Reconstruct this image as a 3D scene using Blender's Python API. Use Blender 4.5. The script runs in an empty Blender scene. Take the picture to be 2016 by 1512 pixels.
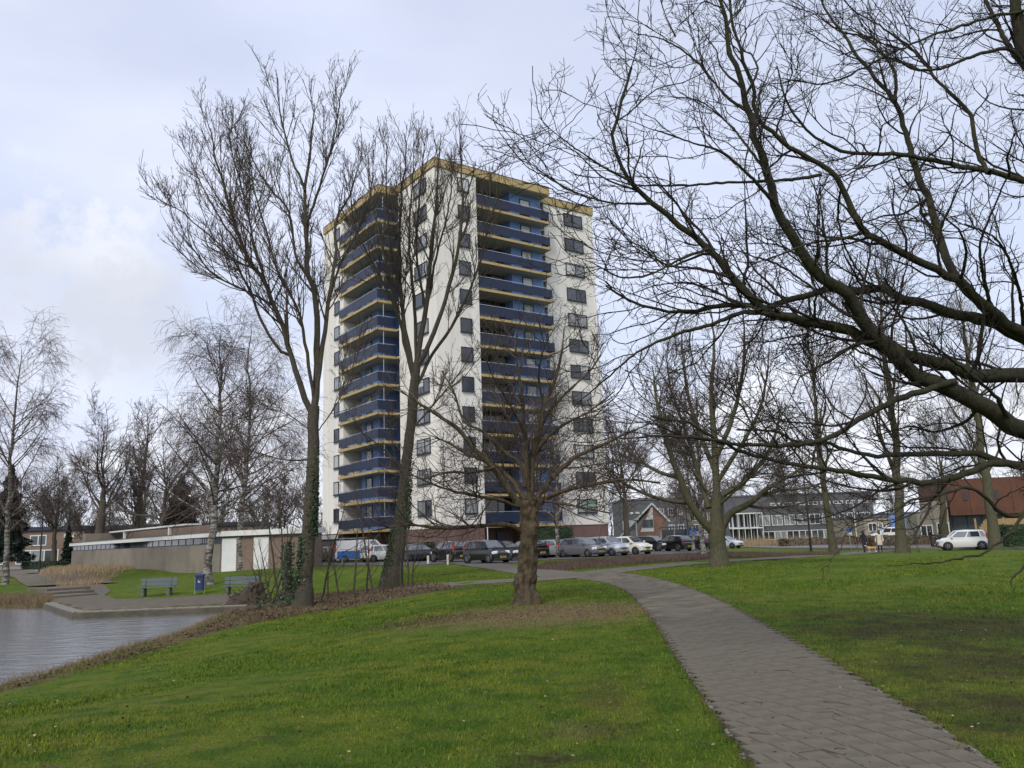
import bpy, bmesh, math, random
import numpy as np
from mathutils import Vector, Matrix, noise as mnoise

# ------------------------------------------------------------------ camera, sky, sun, exposure
PITCH, ROLL, EYE = math.radians(10.55), math.radians(2.05), 1.65
FPX, CX, CY = 1630.0, 1008.0, 756.0          # photograph pixels (2016 x 1512)
_fw = np.array([0, math.cos(PITCH), math.sin(PITCH)])
_u0 = np.array([0, -math.sin(PITCH), math.cos(PITCH)])
_r0 = np.array([1.0, 0, 0])
_up = math.cos(ROLL) * _u0 + math.sin(ROLL) * _r0
_rt = math.cos(ROLL) * _r0 - math.sin(ROLL) * _u0
CAM = np.array([0.0, 0.0, EYE])
scene = bpy.context.scene
C = scene.collection
cam_d = bpy.data.cameras.new('camera'); cam_d.sensor_width = 36; cam_d.sensor_fit = 'HORIZONTAL'
cam_d.lens = 36 * FPX / 2016; cam_d.clip_start = 0.1; cam_d.clip_end = 6000
cam = bpy.data.objects.new('camera', cam_d); C.objects.link(cam)
M = Matrix.Identity(4)
for i in range(3):
    M[i][0], M[i][1], M[i][2], M[i][3] = _rt[i], _up[i], -_fw[i], CAM[i]
cam.matrix_world = M
scene.camera = cam

SUN_EL, SUN_AZ = math.radians(42), math.radians(200)      # azimuth clockwise from +Y: behind the camera, a little left
world = bpy.data.worlds.new('World'); scene.world = world; world.use_nodes = True
wt = world.node_tree; wt.nodes.clear()
def wn(t, **k):
    n = wt.nodes.new(t)
    for a, b in k.items(): setattr(n, a, b)
    return n
def wmath(op, a, b=None, c=None):
    n = wn('ShaderNodeMath', operation=op)
    for i, x in enumerate((a, b, c)):
        if x is None: continue
        if isinstance(x, (int, float)): n.inputs[i].default_value = x
        else: wt.links.new(x, n.inputs[i])
    return n.outputs[0]
def wmix(f, a, b):
    n = wn('ShaderNodeMix', data_type='RGBA')
    for s, x in ((0, f), (6, a), (7, b)):
        if isinstance(x, (int, float)): n.inputs[s].default_value = x
        elif isinstance(x, tuple): n.inputs[s].default_value = (*x, 1)
        else: wt.links.new(x, n.inputs[s])
    return n.outputs[2]
def wramp(x, a, b, lo=0.0, hi=1.0):
    n = wn('ShaderNodeMapRange', interpolation_type='SMOOTHSTEP')
    wt.links.new(x, n.inputs[0])
    for i, q in enumerate((a, b, lo, hi)): n.inputs[i + 1].default_value = q
    return n.outputs[0]
sky = wn('ShaderNodeTexSky', sky_type='NISHITA'); sky.sun_disc = False
sky.sun_elevation = SUN_EL; sky.sun_rotation = SUN_AZ; sky.air_density = 1.0; sky.dust_density = 2.0
tc = wn('ShaderNodeTexCoord'); sep = wn('ShaderNodeSeparateXYZ'); wt.links.new(tc.outputs['Generated'], sep.inputs[0])
def wnoise(scale, detail, rough=0.55, zs=2.4, seed=0.0):
    mp = wn('ShaderNodeMapping'); wt.links.new(tc.outputs['Generated'], mp.inputs[0])
    mp.inputs['Scale'].default_value = (1, 1, zs); mp.inputs['Location'].default_value = (seed, seed * .7, seed * .3)
    n = wn('ShaderNodeTexNoise'); n.inputs['Scale'].default_value = scale; n.inputs['Detail'].default_value = detail
    n.inputs['Roughness'].default_value = rough; wt.links.new(mp.outputs[0], n.inputs['Vector']); return n.outputs[0]
def wblob(px, py, rx, rz):
    d = _fw + _rt * (px - CX) / FPX + _up * (CY - py) / FPX; d = d / np.linalg.norm(d)
    s = wn('ShaderNodeVectorMath', operation='SUBTRACT'); wt.links.new(tc.outputs['Generated'], s.inputs[0]); s.inputs[1].default_value = tuple(d)
    m = wn('ShaderNodeVectorMath', operation='MULTIPLY'); wt.links.new(s.outputs[0], m.inputs[0]); m.inputs[1].default_value = (1 / rx, 1 / rx, 1 / rz)
    l = wn('ShaderNodeVectorMath', operation='LENGTH'); wt.links.new(m.outputs[0], l.inputs[0]); return l.outputs[1]
big = wnoise(1.3, 4, .5, 3.0, 3.1); fine = wnoise(4.5, 7, .6, 2.2, 7.7)
veil = wramp(big, 0.38, 0.66)                                   # thin high cloud over the blue
veil_col = wmix(fine, (5.1, 5.65, 7.4), (6.5, 6.75, 7.7))
c1 = wmix(wmath('MULTIPLY_ADD', veil, 0.25, 0.72), sky.outputs[0], veil_col)
low = wramp(sep.outputs[2], 0.0, 0.42, 1.0, 0.0)                # more cloud toward the horizon
puff = wmath('ADD', wmath('MULTIPLY', low, 0.55), wmath('MULTIPLY', fine, 0.9))
puff_m = wramp(puff, 0.72, 0.98)
puff_c = wmix(wramp(wnoise(9, 6, .6, 2.0, 1.9), .4, .62), (5.0, 5.25, 6.0), (7.5, 7.6, 7.9))
c2 = wmix(wmath('MULTIPLY', puff_m, 0.75), c1, puff_c)
# the one heaped cloud low on the left, lit head over a grey base
wob = wmath('MULTIPLY', wmath('SUBTRACT', wnoise(13, 9, .66, 1.0, 5.0), 0.5), 4.4)
head = wramp(wmath('ADD', wblob(205, 500, .062, .045), wob), 1.3, 0.35)
head2 = wramp(wmath('ADD', wblob(110, 640, .10, .10), wob), 1.25, 0.4)
base = wramp(wmath('ADD', wblob(190, 610, .14, .062), wob), 1.5, 0.2)
c3 = wmix(wmath('MULTIPLY', head2, .3), c2, (6.9, 7.05, 7.6))
c3 = wmix(wmath('MULTIPLY', head, .5), c3, (7.3, 7.3, 7.45))
c3 = wmix(wmath('MULTIPLY', base, .75), c3, (4.7, 4.9, 5.6))
bg = wn('ShaderNodeBackground'); bg.inputs['Strength'].default_value = 0.1; wt.links.new(c3, bg.inputs[0])
wo = wn('ShaderNodeOutputWorld'); wt.links.new(bg.outputs[0], wo.inputs[0])

sun_d = bpy.data.lights.new('sun', 'SUN'); sun_d.energy = 1.65; sun_d.angle = math.radians(15); sun_d.color = (1.0, .955, .88)
sun = bpy.data.objects.new('sun', sun_d); C.objects.link(sun)
_sd = Vector((math.sin(SUN_AZ) * math.cos(SUN_EL), math.cos(SUN_AZ) * math.cos(SUN_EL), math.sin(SUN_EL)))
sun.rotation_euler = _sd.to_track_quat('Z', 'Y').to_euler()
vs = scene.view_settings; vs.view_transform = 'Standard'; vs.look = 'None'; vs.exposure = 0.56; vs.gamma = 1.0
vs.use_curve_mapping = False
scene.cycles.max_bounces = 5; scene.cycles.diffuse_bounces = 2; scene.cycles.glossy_bounces = 2
scene.cycles.transparent_max_bounces = 4; scene.cycles.use_denoising = True

# ------------------------------------------------------------------ pixel -> direction helpers
def ray(px, py): return _fw + _rt * (px - CX) / FPX + _up * (CY - py) / FPX
def gp(px, py, z=0.0):
    r = ray(px, py); return CAM + r * ((z - EYE) / r[2])
def dp(px, py, Y):
    r = ray(px, py); return CAM + r * (Y / r[1])
def sst(a, b, x):
    t = np.clip((np.asarray(x, float) - a) / (b - a), 0, 1); return t * t * (3 - 2 * t)
def sdf(poly, X, Y):
    """signed distance to a polygon, negative inside (arrays)"""
    X = np.asarray(X, float); Y = np.asarray(Y, float)
    d = np.full(X.shape, 1e9); ins = np.zeros(X.shape, bool); n = len(poly)
    for i in range(n):
        ax, ay = poly[i][:2]; bx, by = poly[(i + 1) % n][:2]
        ex, ey = bx - ax, by - ay
        t = np.clip(((X - ax) * ex + (Y - ay) * ey) / (ex * ex + ey * ey + 1e-12), 0, 1)
        d = np.minimum(d, np.hypot(X - ax - ex * t, Y - ay - ey * t))
        c = ((ay > Y) != (by > Y)) & (X < (bx - ax) * (Y - ay) / (by - ay + 1e-12) + ax)
        ins ^= c
    return np.where(ins, -d, d)

# ------------------------------------------------------------------ terrain
WZ, QZ = -1.02, -0.78                          # water level, quay level
_near = [(-60, 1372), (0, 1348), (60, 1334), (170, 1300), (250, 1273), (340, 1250), (385, 1232), (425, 1213), (470, 1201)]
def _shore(x, y):
    P = gp(x, y, QZ - .02)[:2]; return P + P / np.linalg.norm(P) * .45 + np.array([-.12, 0])
POND = [_shore(x, y) for x, y in _near] + [gp(478, 1190, QZ)[:2], gp(160, 1203, QZ)[:2], gp(96, 1188, QZ)[:2], gp(0, 1197, WZ)[:2],
        np.array([-34, 36.0]), np.array([-40, 30.0]), np.array([-34, 18.0]), np.array([-19, 15.0])]
_plz = [(150, 1150), (201, 1149), (218, 1164), (206, 1173), (231, 1181), (324, 1178), (400, 1173), (470, 1170), (480, 1193), (155, 1206), (98, 1188), (92, 1166)]
PLAZA = [gp(x, y, QZ)[:2] for x, y in _plz]
def height(X, Y):
    X = np.asarray(X, float); Y = np.asarray(Y, float)
    base = -0.45 * sst(6, 30, X) * sst(42, 66, Y)
    dpd = sdf(POND, X, Y); dq = sdf(PLAZA, X, Y)
    d = np.minimum(dpd, dq)
    S = 1 - sst(0.0, 11.0, d)
    h = base * (1 - S) + QZ * S
    h = h - 0.24 * sst(0.45, 0.0, dpd) - 0.7 * sst(0.0, 1.6, -dpd)
    return h
def hz(x, y): return float(height(np.array([x]), np.array([y]))[0])
def gt(px, py):
    z = 0.0
    for _ in range(14):
        P = gp(px, py, z); z = 0.5 * z + 0.5 * hz(P[0], P[1])
    P = gp(px, py, z); return P

# ------------------------------------------------------------------ materials
MATS = {}
def newmat(name):
    m = bpy.data.materials.new(name); m.use_nodes = True; MATS[name] = m
    nt = m.node_tree; b = nt.nodes['Principled BSDF']; return m, nt, b
def pmat(name, col, rough=0.6, metal=0.0, spec=0.5, var=0.0, vscale=3.0, bump=0.0, bscale=40.0, col2=None, coat=0.0, island=0.0, stretch=(1, 1, 1)):
    m, nt, b = newmat(name)
    b.inputs['Base Color'].default_value = (*col, 1); b.inputs['Roughness'].default_value = rough
    b.inputs['Metallic'].default_value = metal; b.inputs['Specular IOR Level'].default_value = spec
    if coat: b.inputs['Coat Weight'].default_value = coat; b.inputs['Coat Roughness'].default_value = .06
    L = nt.links; geo = nt.nodes.new('ShaderNodeNewGeometry')
    src = None
    tcn = nt.nodes.new('ShaderNodeTexCoord'); mp = nt.nodes.new('ShaderNodeMapping'); L.new(tcn.outputs['Object'], mp.inputs[0]); mp.inputs['Scale'].default_value = stretch
    if var or col2:
        n = nt.nodes.new('ShaderNodeTexNoise'); n.inputs['Scale'].default_value = vscale; n.inputs['Detail'].default_value = 8; n.inputs['Roughness'].default_value = .65
        L.new(mp.outputs[0], n.inputs['Vector'])
        r = nt.nodes.new('ShaderNodeMapRange'); L.new(n.outputs[0], r.inputs[0]); r.inputs[1].default_value = .35; r.inputs[2].default_value = .65
        mx = nt.nodes.new('ShaderNodeMix'); mx.data_type = 'RGBA'; L.new(r.outputs[0], mx.inputs[0])
        c2 = col2 if col2 else tuple(c * (1 + var) for c in col); c1 = col if col2 else tuple(c * (1 - var) for c in col)
        mx.inputs[6].default_value = (*c1, 1); mx.inputs[7].default_value = (*c2, 1); src = mx.outputs[2]
        L.new(src, b.inputs['Base Color'])
    if island:
        hs = nt.nodes.new('ShaderNodeHueSaturation'); r = nt.nodes.new('ShaderNodeMapRange'); L.new(geo.outputs['Random Per Island'], r.inputs[0])
        r.inputs[3].default_value = 1 - island; r.inputs[4].default_value = 1 + island; L.new(r.outputs[0], hs.inputs['Value'])
        if src: L.new(src, hs.inputs['Color'])
        else: hs.inputs['Color'].default_value = (*col, 1)
        L.new(hs.outputs[0], b.inputs['Base Color'])
    if bump:
        n = nt.nodes.new('ShaderNodeTexNoise'); n.inputs['Scale'].default_value = bscale; n.inputs['Detail'].default_value = 6
        L.new(mp.outputs[0], n.inputs['Vector'])
        bp = nt.nodes.new('ShaderNodeBump'); bp.inputs['Strength'].default_value = min(1, bump); bp.inputs['Distance'].default_value = .03
        L.new(n.outputs[0], bp.inputs['Height']); L.new(bp.outputs[0], b.inputs['Normal'])
    return m
def brickmat(name, col, col2, mortar, sx=.22, sy=.065, rough=.85):
    m, nt, b = newmat(name); L = nt.links; b.inputs['Roughness'].default_value = rough
    tcn = nt.nodes.new('ShaderNodeTexCoord'); sp = nt.nodes.new('ShaderNodeSeparateXYZ'); L.new(tcn.outputs['Object'], sp.inputs[0])
    ad = nt.nodes.new('ShaderNodeMath'); L.new(sp.outputs[0], ad.inputs[0]); L.new(sp.outputs[1], ad.inputs[1])
    cb = nt.nodes.new('ShaderNodeCombineXYZ'); L.new(ad.outputs[0], cb.inputs[0]); L.new(sp.outputs[2], cb.inputs[1])
    br = nt.nodes.new('ShaderNodeTexBrick'); L.new(cb.outputs[0], br.inputs['Vector']); br.inputs['Scale'].default_value = 1
    br.inputs['Brick Width'].default_value = sx; br.inputs['Row Height'].default_value = sy; br.inputs['Mortar Size'].default_value = .008
    br.inputs['Color1'].default_value = (*col, 1); br.inputs['Color2'].default_value = (*col2, 1); br.inputs['Mortar'].default_value = (*mortar, 1)
    n = nt.nodes.new('ShaderNodeTexNoise'); n.inputs['Scale'].default_value = .6; n.inputs['Detail'].default_value = 6; L.new(tcn.outputs['Object'], n.inputs['Vector'])
    hs = nt.nodes.new('ShaderNodeHueSaturation'); r = nt.nodes.new('ShaderNodeMapRange'); L.new(n.outputs[0], r.inputs[0]); r.inputs[3].default_value = .7; r.inputs[4].default_value = 1.3
    L.new(r.outputs[0], hs.inputs['Value']); L.new(br.outputs[0], hs.inputs['Color']); L.new(hs.outputs[0], b.inputs['Base Color'])
    return m

# places where the lawn is worn: (pixel x, y, radius across, radius along the view, colour, strength)
SOIL, STRAW, DARK = (.045, .032, .02), (.17, .125, .065), (.030, .034, .012)
WORN = [(1115, 1204, 3.5, 3.0, STRAW, .95), (985, 1214, 2.6, 2.2, STRAW, .75), (1060, 1225, 2.0, 1.6, STRAW, .5), (840, 1222, 2.2, 1.3, SOIL, .7), (1910, 1235, 3.2, 3.4, SOIL, .66), (1850, 1320, 1.6, 1.8, SOIL, .55), (1985, 1300, 1.1, 2.2, SOIL, .6), (1690, 1245, 1.3, 1.6, SOIL, .4),
        (1990, 1390, 1.3, 1.2, SOIL, .7), (1650, 1210, 1.7, 1.3, SOIL, .4), (1065, 1495, .45, .35, SOIL, .95), (1190, 1370, .4, 1.5, SOIL, .45), (1200, 1440, .3, .5, SOIL, .5), (1120, 1440, .35, .5, STRAW, .35), (880, 1161, 4.0, 1.3, SOIL, .55), (1380, 1178, 3.0, 1.2, STRAW, .3), (1100, 1130, 5, 1.0, SOIL, .35), (1936, 1440, .5, .5, SOIL, .5)]
def lawn_mat(name, blades):
    m, nt, b = newmat(name); L = nt.links; N = nt.nodes
    b.inputs['Roughness'].default_value = .85; b.inputs['Specular IOR Level'].default_value = .06
    geo = N.new('ShaderNodeNewGeometry'); pos = geo.outputs['Position']
    flat = N.new('ShaderNodeVectorMath'); flat.operation = 'MULTIPLY'; L.new(pos, flat.inputs[0]); flat.inputs[1].default_value = (1, 1, 0)
    pos = flat.outputs[0]
    def nz(s, d=6, r=.6):
        n = N.new('ShaderNodeTexNoise'); n.inputs['Scale'].default_value = s; n.inputs['Detail'].default_value = d; n.inputs['Roughness'].default_value = r; L.new(pos, n.inputs['Vector']); return n.outputs[0]
    def rng(x, a, b_, lo=0, hi=1):
        n = N.new('ShaderNodeMapRange'); n.interpolation_type = 'SMOOTHSTEP'; L.new(x, n.inputs[0])
        for i, q in enumerate((a, b_, lo, hi)): n.inputs[i + 1].default_value = q
        return n.outputs[0]
    def mix(f, a, c, mode='MIX'):
        n = N.new('ShaderNodeMix'); n.data_type = 'RGBA'; n.blend_type = mode
        for s, x in ((0, f), (6, a), (7, c)):
            if isinstance(x, float): n.inputs[s].default_value = x
            elif isinstance(x, tuple): n.inputs[s].default_value = (*x, 1)
            else: L.new(x, n.inputs[s])
        return n.outputs[2]
    col = mix(rng(nz(.33, 4), .38, .62), (.082, .132, .015), (.128, .152, .020))
    col = mix(rng(nz(1.7, 5), .42, .66), col, (.052, .098, .011))
    col = mix(rng(nz(9.0, 6, .75), .50, .66, 0, .5), col, (.036, .074, .008))
    col = mix(rng(nz(5.5, 6, .7), .52, .74, 0, .7), col, (.165, .160, .026))
    col = mix(rng(nz(.9, 6, .7), .56, .74, 0, .3), col, (.100, .095, .030))
    wob = nz(1.4, 8, .72)
    wob2 = nz(7.0, 5, .7)
    at = N.new('ShaderNodeAttribute'); at.attribute_name = 'bank'
    ab = N.new('ShaderNodeMath'); ab.operation = 'ADD'; L.new(at.outputs['Fac'], ab.inputs[0]); L.new(nz(2.2, 8, .75), ab.inputs[1])
    col = mix(rng(ab.outputs[0], .78, 1.12, 0, .9), col, mix(rng(nz(3.1, 6, .7), .4, .6), (.058, .040, .026), (.150, .112, .060)))
    for (px, py, rx, ry, c, st) in WORN:
        P = gt(px, py)
        s = N.new('ShaderNodeVectorMath'); s.operation = 'SUBTRACT'; L.new(pos, s.inputs[0]); s.inputs[1].default_value = (P[0], P[1], 0)
        mu = N.new('ShaderNodeVectorMath'); mu.operation = 'MULTIPLY'; L.new(s.outputs[0], mu.inputs[0]); mu.inputs[1].default_value = (1 / rx, 1 / ry, 0)
        l = N.new('ShaderNodeVectorMath'); l.operation = 'LENGTH'; L.new(mu.outputs[0], l.inputs[0])
        a1 = N.new('ShaderNodeMath'); a1.operation = 'MULTIPLY_ADD'; L.new(wob, a1.inputs[0]); a1.inputs[1].default_value = 2.6; L.new(l.outputs[1], a1.inputs[2])
        a2 = N.new('ShaderNodeMath'); a2.operation = 'MULTIPLY_ADD'; L.new(wob2, a2.inputs[0]); a2.inputs[1].default_value = 1.8; L.new(a1.outputs[0], a2.inputs[2])
        col = mix(rng(a2.outputs[0], 3.35, 2.2, 0, st), col, c)
    if blades:
        hs = N.new('ShaderNodeHueSaturation'); r = rng(geo.outputs['Random Per Island'], 0, 1, .6, 1.5); L.new(r, hs.inputs['Value']); L.new(col, hs.inputs['Color']); col = hs.outputs[0]
        b.inputs['Subsurface Weight'].default_value = 0
    else:
        hs = N.new('ShaderNodeHueSaturation'); L.new(rng(nz(38, 4, .7), .3, .7, .55, 1.25), hs.inputs['Value']); L.new(col, hs.inputs['Color']); col = hs.outputs[0]
        bp = N.new('ShaderNodeBump'); bp.inputs['Strength'].default_value = .8; bp.inputs['Distance'].default_value = .05; L.new(nz(22, 6, .75), bp.inputs['Height']); L.new(bp.outputs[0], b.inputs['Normal'])
    L.new(col, b.inputs['Base Color']); return m
lawn_mat('lawn', False); lawn_mat('lawn_blade', True)

def bark(name, c1, c2, moss, mossamt=.5, vs=6.0):
    m, nt, b = newmat(name); L = nt.links; N = nt.nodes; b.inputs['Roughness'].default_value = .9; b.inputs['Specular IOR Level'].default_value = .2
    tcn = N.new('ShaderNodeTexCoord'); mp = N.new('ShaderNodeMapping'); L.new(tcn.outputs['Object'], mp.inputs[0]); mp.inputs['Scale'].default_value = (1, 1, .35)
    def nz(s, d=7, v=None):
        n = N.new('ShaderNodeTexNoise'); n.inputs['Scale'].default_value = s; n.inputs['Detail'].default_value = d; n.inputs['Roughness'].default_value = .7; L.new(v or mp.outputs[0], n.inputs['Vector']); return n.outputs[0]
    def rng(x, a, c, lo=0, hi=1):
        n = N.new('ShaderNodeMapRange'); L.new(x, n.inputs[0])
        for i, q in enumerate((a, c, lo, hi)): n.inputs[i + 1].default_value = q
        return n.outputs[0]
    def mix(f, a, c):
        n = N.new('ShaderNodeMix'); n.data_type = 'RGBA'; L.new(f, n.inputs[0])
        for s, x in ((6, a), (7, c)):
            if isinstance(x, tuple): n.inputs[s].default_value = (*x, 1)
            else: L.new(x, n.inputs[s])
        return n.outputs[2]
    col = mix(rng(nz(vs * 2.5), .35, .65), c1, c2)
    col = mix(rng(nz(1.6, 5, tcn.outputs['Object']), .45, .65, 0, mossamt), col, moss)
    L.new(col, b.inputs['Base Color'])
    bp = N.new('ShaderNodeBump'); bp.inputs['Strength'].default_value = .9; bp.inputs['Distance'].default_value = .04; L.new(nz(vs * 4), bp.inputs['Height']); L.new(bp.outputs[0], b.inputs['Normal'])
    return m
bark('bark_brown', (.038, .033, .026), (.088, .075, .058), (.062, .066, .028), .6)
bark('bark_gnarl', (.030, .022, .014), (.128, .096, .064), (.066, .064, .026), .55, 4)
bark('bark_mossy', (.050, .046, .030), (.110, .098, .066), (.075, .082, .032), .8)
bark('bark_dark', (.022, .020, .014), (.055, .050, .034), (.046, .050, .018), .85)
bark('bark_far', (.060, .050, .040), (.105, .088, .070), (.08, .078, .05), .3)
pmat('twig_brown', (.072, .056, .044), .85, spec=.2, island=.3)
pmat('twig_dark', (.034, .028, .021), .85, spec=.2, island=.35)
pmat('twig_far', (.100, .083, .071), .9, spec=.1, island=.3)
pmat('twig_birch', (.095, .066, .060), .9, spec=.2, island=.3)
def birch_bark():
    m, nt, b = newmat('bark_birch'); L = nt.links; N = nt.nodes; b.inputs['Roughness'].default_value = .8
    tcn = N.new('ShaderNodeTexCoord'); mp = N.new('ShaderNodeMapping'); L.new(tcn.outputs['Object'], mp.inputs[0]); mp.inputs['Scale'].default_value = (1.5, 1.5, 4.5)
    n = N.new('ShaderNodeTexNoise'); n.inputs['Scale'].default_value = 1.6; n.inputs['Detail'].default_value = 6; n.inputs['Roughness'].default_value = .7; L.new(mp.outputs[0], n.inputs['Vector'])
    r = N.new('ShaderNodeValToRGB'); e = r.color_ramp.elements; e[0].position = .47; e[0].color = (.05, .043, .036, 1); e[1].position = .56; e[1].color = (.25, .235, .205, 1)
    L.new(n.outputs[0], r.inputs[0]); L.new(r.outputs[0], b.inputs['Base Color'])
birch_bark()
pmat('plaster', (.72, .69, .63), .9, spec=.2, var=.10, vscale=.9, stretch=(1, 1, .06))
brickmat('brick_plinth', (.165, .085, .065), (.12, .06, .05), (.16, .13, .11))
brickmat('brick_brown', (.185, .125, .09), (.14, .09, .066), (.19, .16, .13))
brickmat('brick_red', (.27, .12, .075), (.2, .085, .055), (.24, .2, .17))
brickmat('brick_slate', (.085, .09, .098), (.065, .07, .078), (.09, .09, .095))
pmat('blue_paint', (.150, .255, .53), .6, var=.06, vscale=.6)
pmat('navy_panel', (.011, .019, .048), .4, spec=.35, var=.15, vscale=.8)
pmat('navy_frame', (.018, .024, .045), .45)
pmat('ochre', (.40, .295, .125), .6, var=.09, vscale=.5)
pmat('soffit', (.34, .33, .31), .9)
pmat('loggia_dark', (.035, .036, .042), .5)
pmat('steel', (.45, .46, .47), .35, metal=.8)
pmat('white_paint', (.62, .62, .60), .5, var=.04, vscale=2)
pmat('glass_dark', (.022, .027, .032), .05, spec=.8)
pmat('glass_grey', (.055, .065, .075), .06, spec=.8)
pmat('glass_blind', (.48, .48, .45), .12, spec=.8, var=.05)
pmat('glass_curtain', (.22, .235, .235), .08, spec=.8, var=.45, vscale=2.2, stretch=(3, 3, .3))
pmat('glass_green', (.20, .27, .235), .08, spec=.8)
pmat('concrete_wall', (.225, .195, .150), .9, col2=(.145, .127, .100), vscale=.32, bump=.3, bscale=30)
pmat('roof_felt', (.11, .11, .115), .9)
pmat('roof_tile', (.05, .046, .046), .8, var=.2, vscale=6)
pmat('corten', (.125, .050, .028), .85, col2=(.085, .035, .021), vscale=.8)
pmat('beige_render', (.27, .235, .185), .9)
pmat('timber', (.44, .30, .145), .75, col2=(.33, .22, .10), vscale=2, stretch=(4, 4, .4), island=.15)
pmat('mural', (.03, .10, .11), .3, col2=(.06, .035, .05), vscale=1.6)
pmat('asphalt', (.105, .103, .10), .9, spec=.15, var=.12, vscale=1.2, bump=.2, bscale=60)
pmat('road', (.17, .165, .16), .9, spec=.15, var=.08, vscale=.8)
pmat('slab', (.145, .127, .098), .92, spec=.12, col2=(.102, .091, .071), vscale=.9, bump=.25, bscale=70, island=.2)
pmat('slab_far', (.148, .131, .103), .9, spec=.12, col2=(.108, .097, .080), vscale=2.5, island=.12)
pmat('joint', (.036, .037, .020), .95, var=.4, vscale=6)
pmat('plaza_brick', (.150, .130, .098), .9, spec=.12, col2=(.108, .095, .075), vscale=2.2, island=.13)
pmat('kerb', (.16, .15, .125), .9, var=.18, vscale=3)
pmat('quay_stone', (.105, .090, .062), .9, col2=(.05, .046, .03), vscale=2)
pmat('dead_leaf', (.088, .056, .036), .85, spec=.2, island=.5)
pmat('dry_blade', (.20, .155, .085), .9, spec=.1, island=.4)
pmat('soil_crumb', (.060, .044, .028), .95, spec=.1, island=.45)
pmat('pale_leaf', (.27, .215, .13), .85, spec=.2, island=.4)
pmat('heath', (.112, .078, .060), .9, spec=.2, island=.45)
pmat('straw', (.33, .245, .150), .9, spec=.2, island=.35)
pmat('bank_reed', (.185, .138, .082), .9, spec=.2, island=.4)
pmat('evergreen', (.024, .042, .020), .7, spec=.3, island=.4)
pmat('hedge_green', (.030, .058, .022), .65, spec=.35, island=.4)
pmat('ivy', (.032, .062, .024), .5, spec=.45, island=.4)
pmat('conifer', (.020, .032, .024), .8, spec=.2, island=.3)
pmat('soil', (.050, .037, .025), .95, var=.3, vscale=4, bump=.5, bscale=12)
pmat('bench_wood', (.095, .120, .128), .75, col2=(.065, .082, .088), vscale=3, stretch=(.5, 6, 6))
pmat('bench_foot', (.11, .105, .085), .9, var=.2)
pmat('bin_blue', (.014, .030, .115), .4)
pmat('black_metal', (.012, .012, .014), .45)
pmat('cabinet', (.030, .045, .042), .55)
pmat('post_white', (.55, .53, .48), .8, col2=(.36, .34, .28), vscale=5)
pmat('post_green', (.12, .15, .10), .85, var=.2)
pmat('tyre', (.014, .014, .015), .85); pmat('rim', (.42, .43, .44), .35, metal=.7); pmat('car_black_trim', (.018, .018, .02), .5)
pmat('car_glass', (.030, .038, .044), .04, spec=.9); pmat('headlight', (.62, .65, .68), .08, spec=.8); pmat('taillight', (.42, .012, .012), .2, spec=.7)
pmat('plate_yellow', (.62, .40, .03), .5); pmat('plate_ink', (.03, .03, .03), .6)
for n, c, me in (('paint_red', (.30, .022, .015), 0), ('paint_taupe', (.12, .105, .09), .3), ('paint_white', (.68, .68, .67), 0), ('paint_blue', (.012, .15, .48), 0), ('paint_navy', (.014, .017, .026), .2),
                 ('paint_black', (.005, .005, .006), 0), ('paint_silver', (.46, .48, .50), .45), ('paint_grey', (.155, .155, .165), .35), ('paint_ice', (.40, .43, .48), .45), ('paint_cream', (.66, .64, .55), 0), ('paint_dark', (.010, .010, .013), 0), ('paint_pale', (.55, .58, .66), .2)):
    pmat(n, c, .28, metal=me, coat=.8)
for _n in ('car_glass',): MATS[_n].node_tree.nodes['Principled BSDF'].inputs['IOR'].default_value = 2.0
pmat('hedge_brown', (.125, .098, .070), .9, spec=.2, island=.4)
pmat('skin', (.45, .29, .21), .6); pmat('hair_brown', (.055, .028, .016), .6); pmat('hair_dark', (.018, .012, .010), .6)
pmat('cloth_black', (.012, .012, .014), .85); pmat('denim', (.020, .030, .060), .9); pmat('coat_cream', (.56, .50, .41), .85, var=.08, vscale=8); pmat('dog_fur', (.42, .26, .12), .9, var=.25, vscale=9)
pmat('sign_blue', (.02, .10, .42), .4); pmat('pram_black', (.014, .014, .016), .7)
def water():
    m, nt, b = newmat('water'); L = nt.links; N = nt.nodes
    b.inputs['Base Color'].default_value = (.150, .160, .172, 1); b.inputs['Roughness'].default_value = .05; b.inputs['IOR'].default_value = 2.3
    geo = N.new('ShaderNodeNewGeometry'); mp = N.new('ShaderNodeMapping'); L.new(geo.outputs['Position'], mp.inputs[0]); mp.inputs['Scale'].default_value = (.42, .95, 1); mp.inputs['Rotation'].default_value = (0, 0, .15)
    n1 = N.new('ShaderNodeTexNoise'); n1.inputs['Scale'].default_value = 2.6; n1.inputs['Detail'].default_value = 5; n1.inputs['Roughness'].default_value = .6; L.new(mp.outputs[0], n1.inputs['Vector'])
    bp = N.new('ShaderNodeBump'); bp.inputs['Strength'].default_value = .5; bp.inputs['Distance'].default_value = .10; L.new(n1.outputs[0], bp.inputs['Height']); L.new(bp.outputs[0], b.inputs['Normal'])
water()

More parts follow.
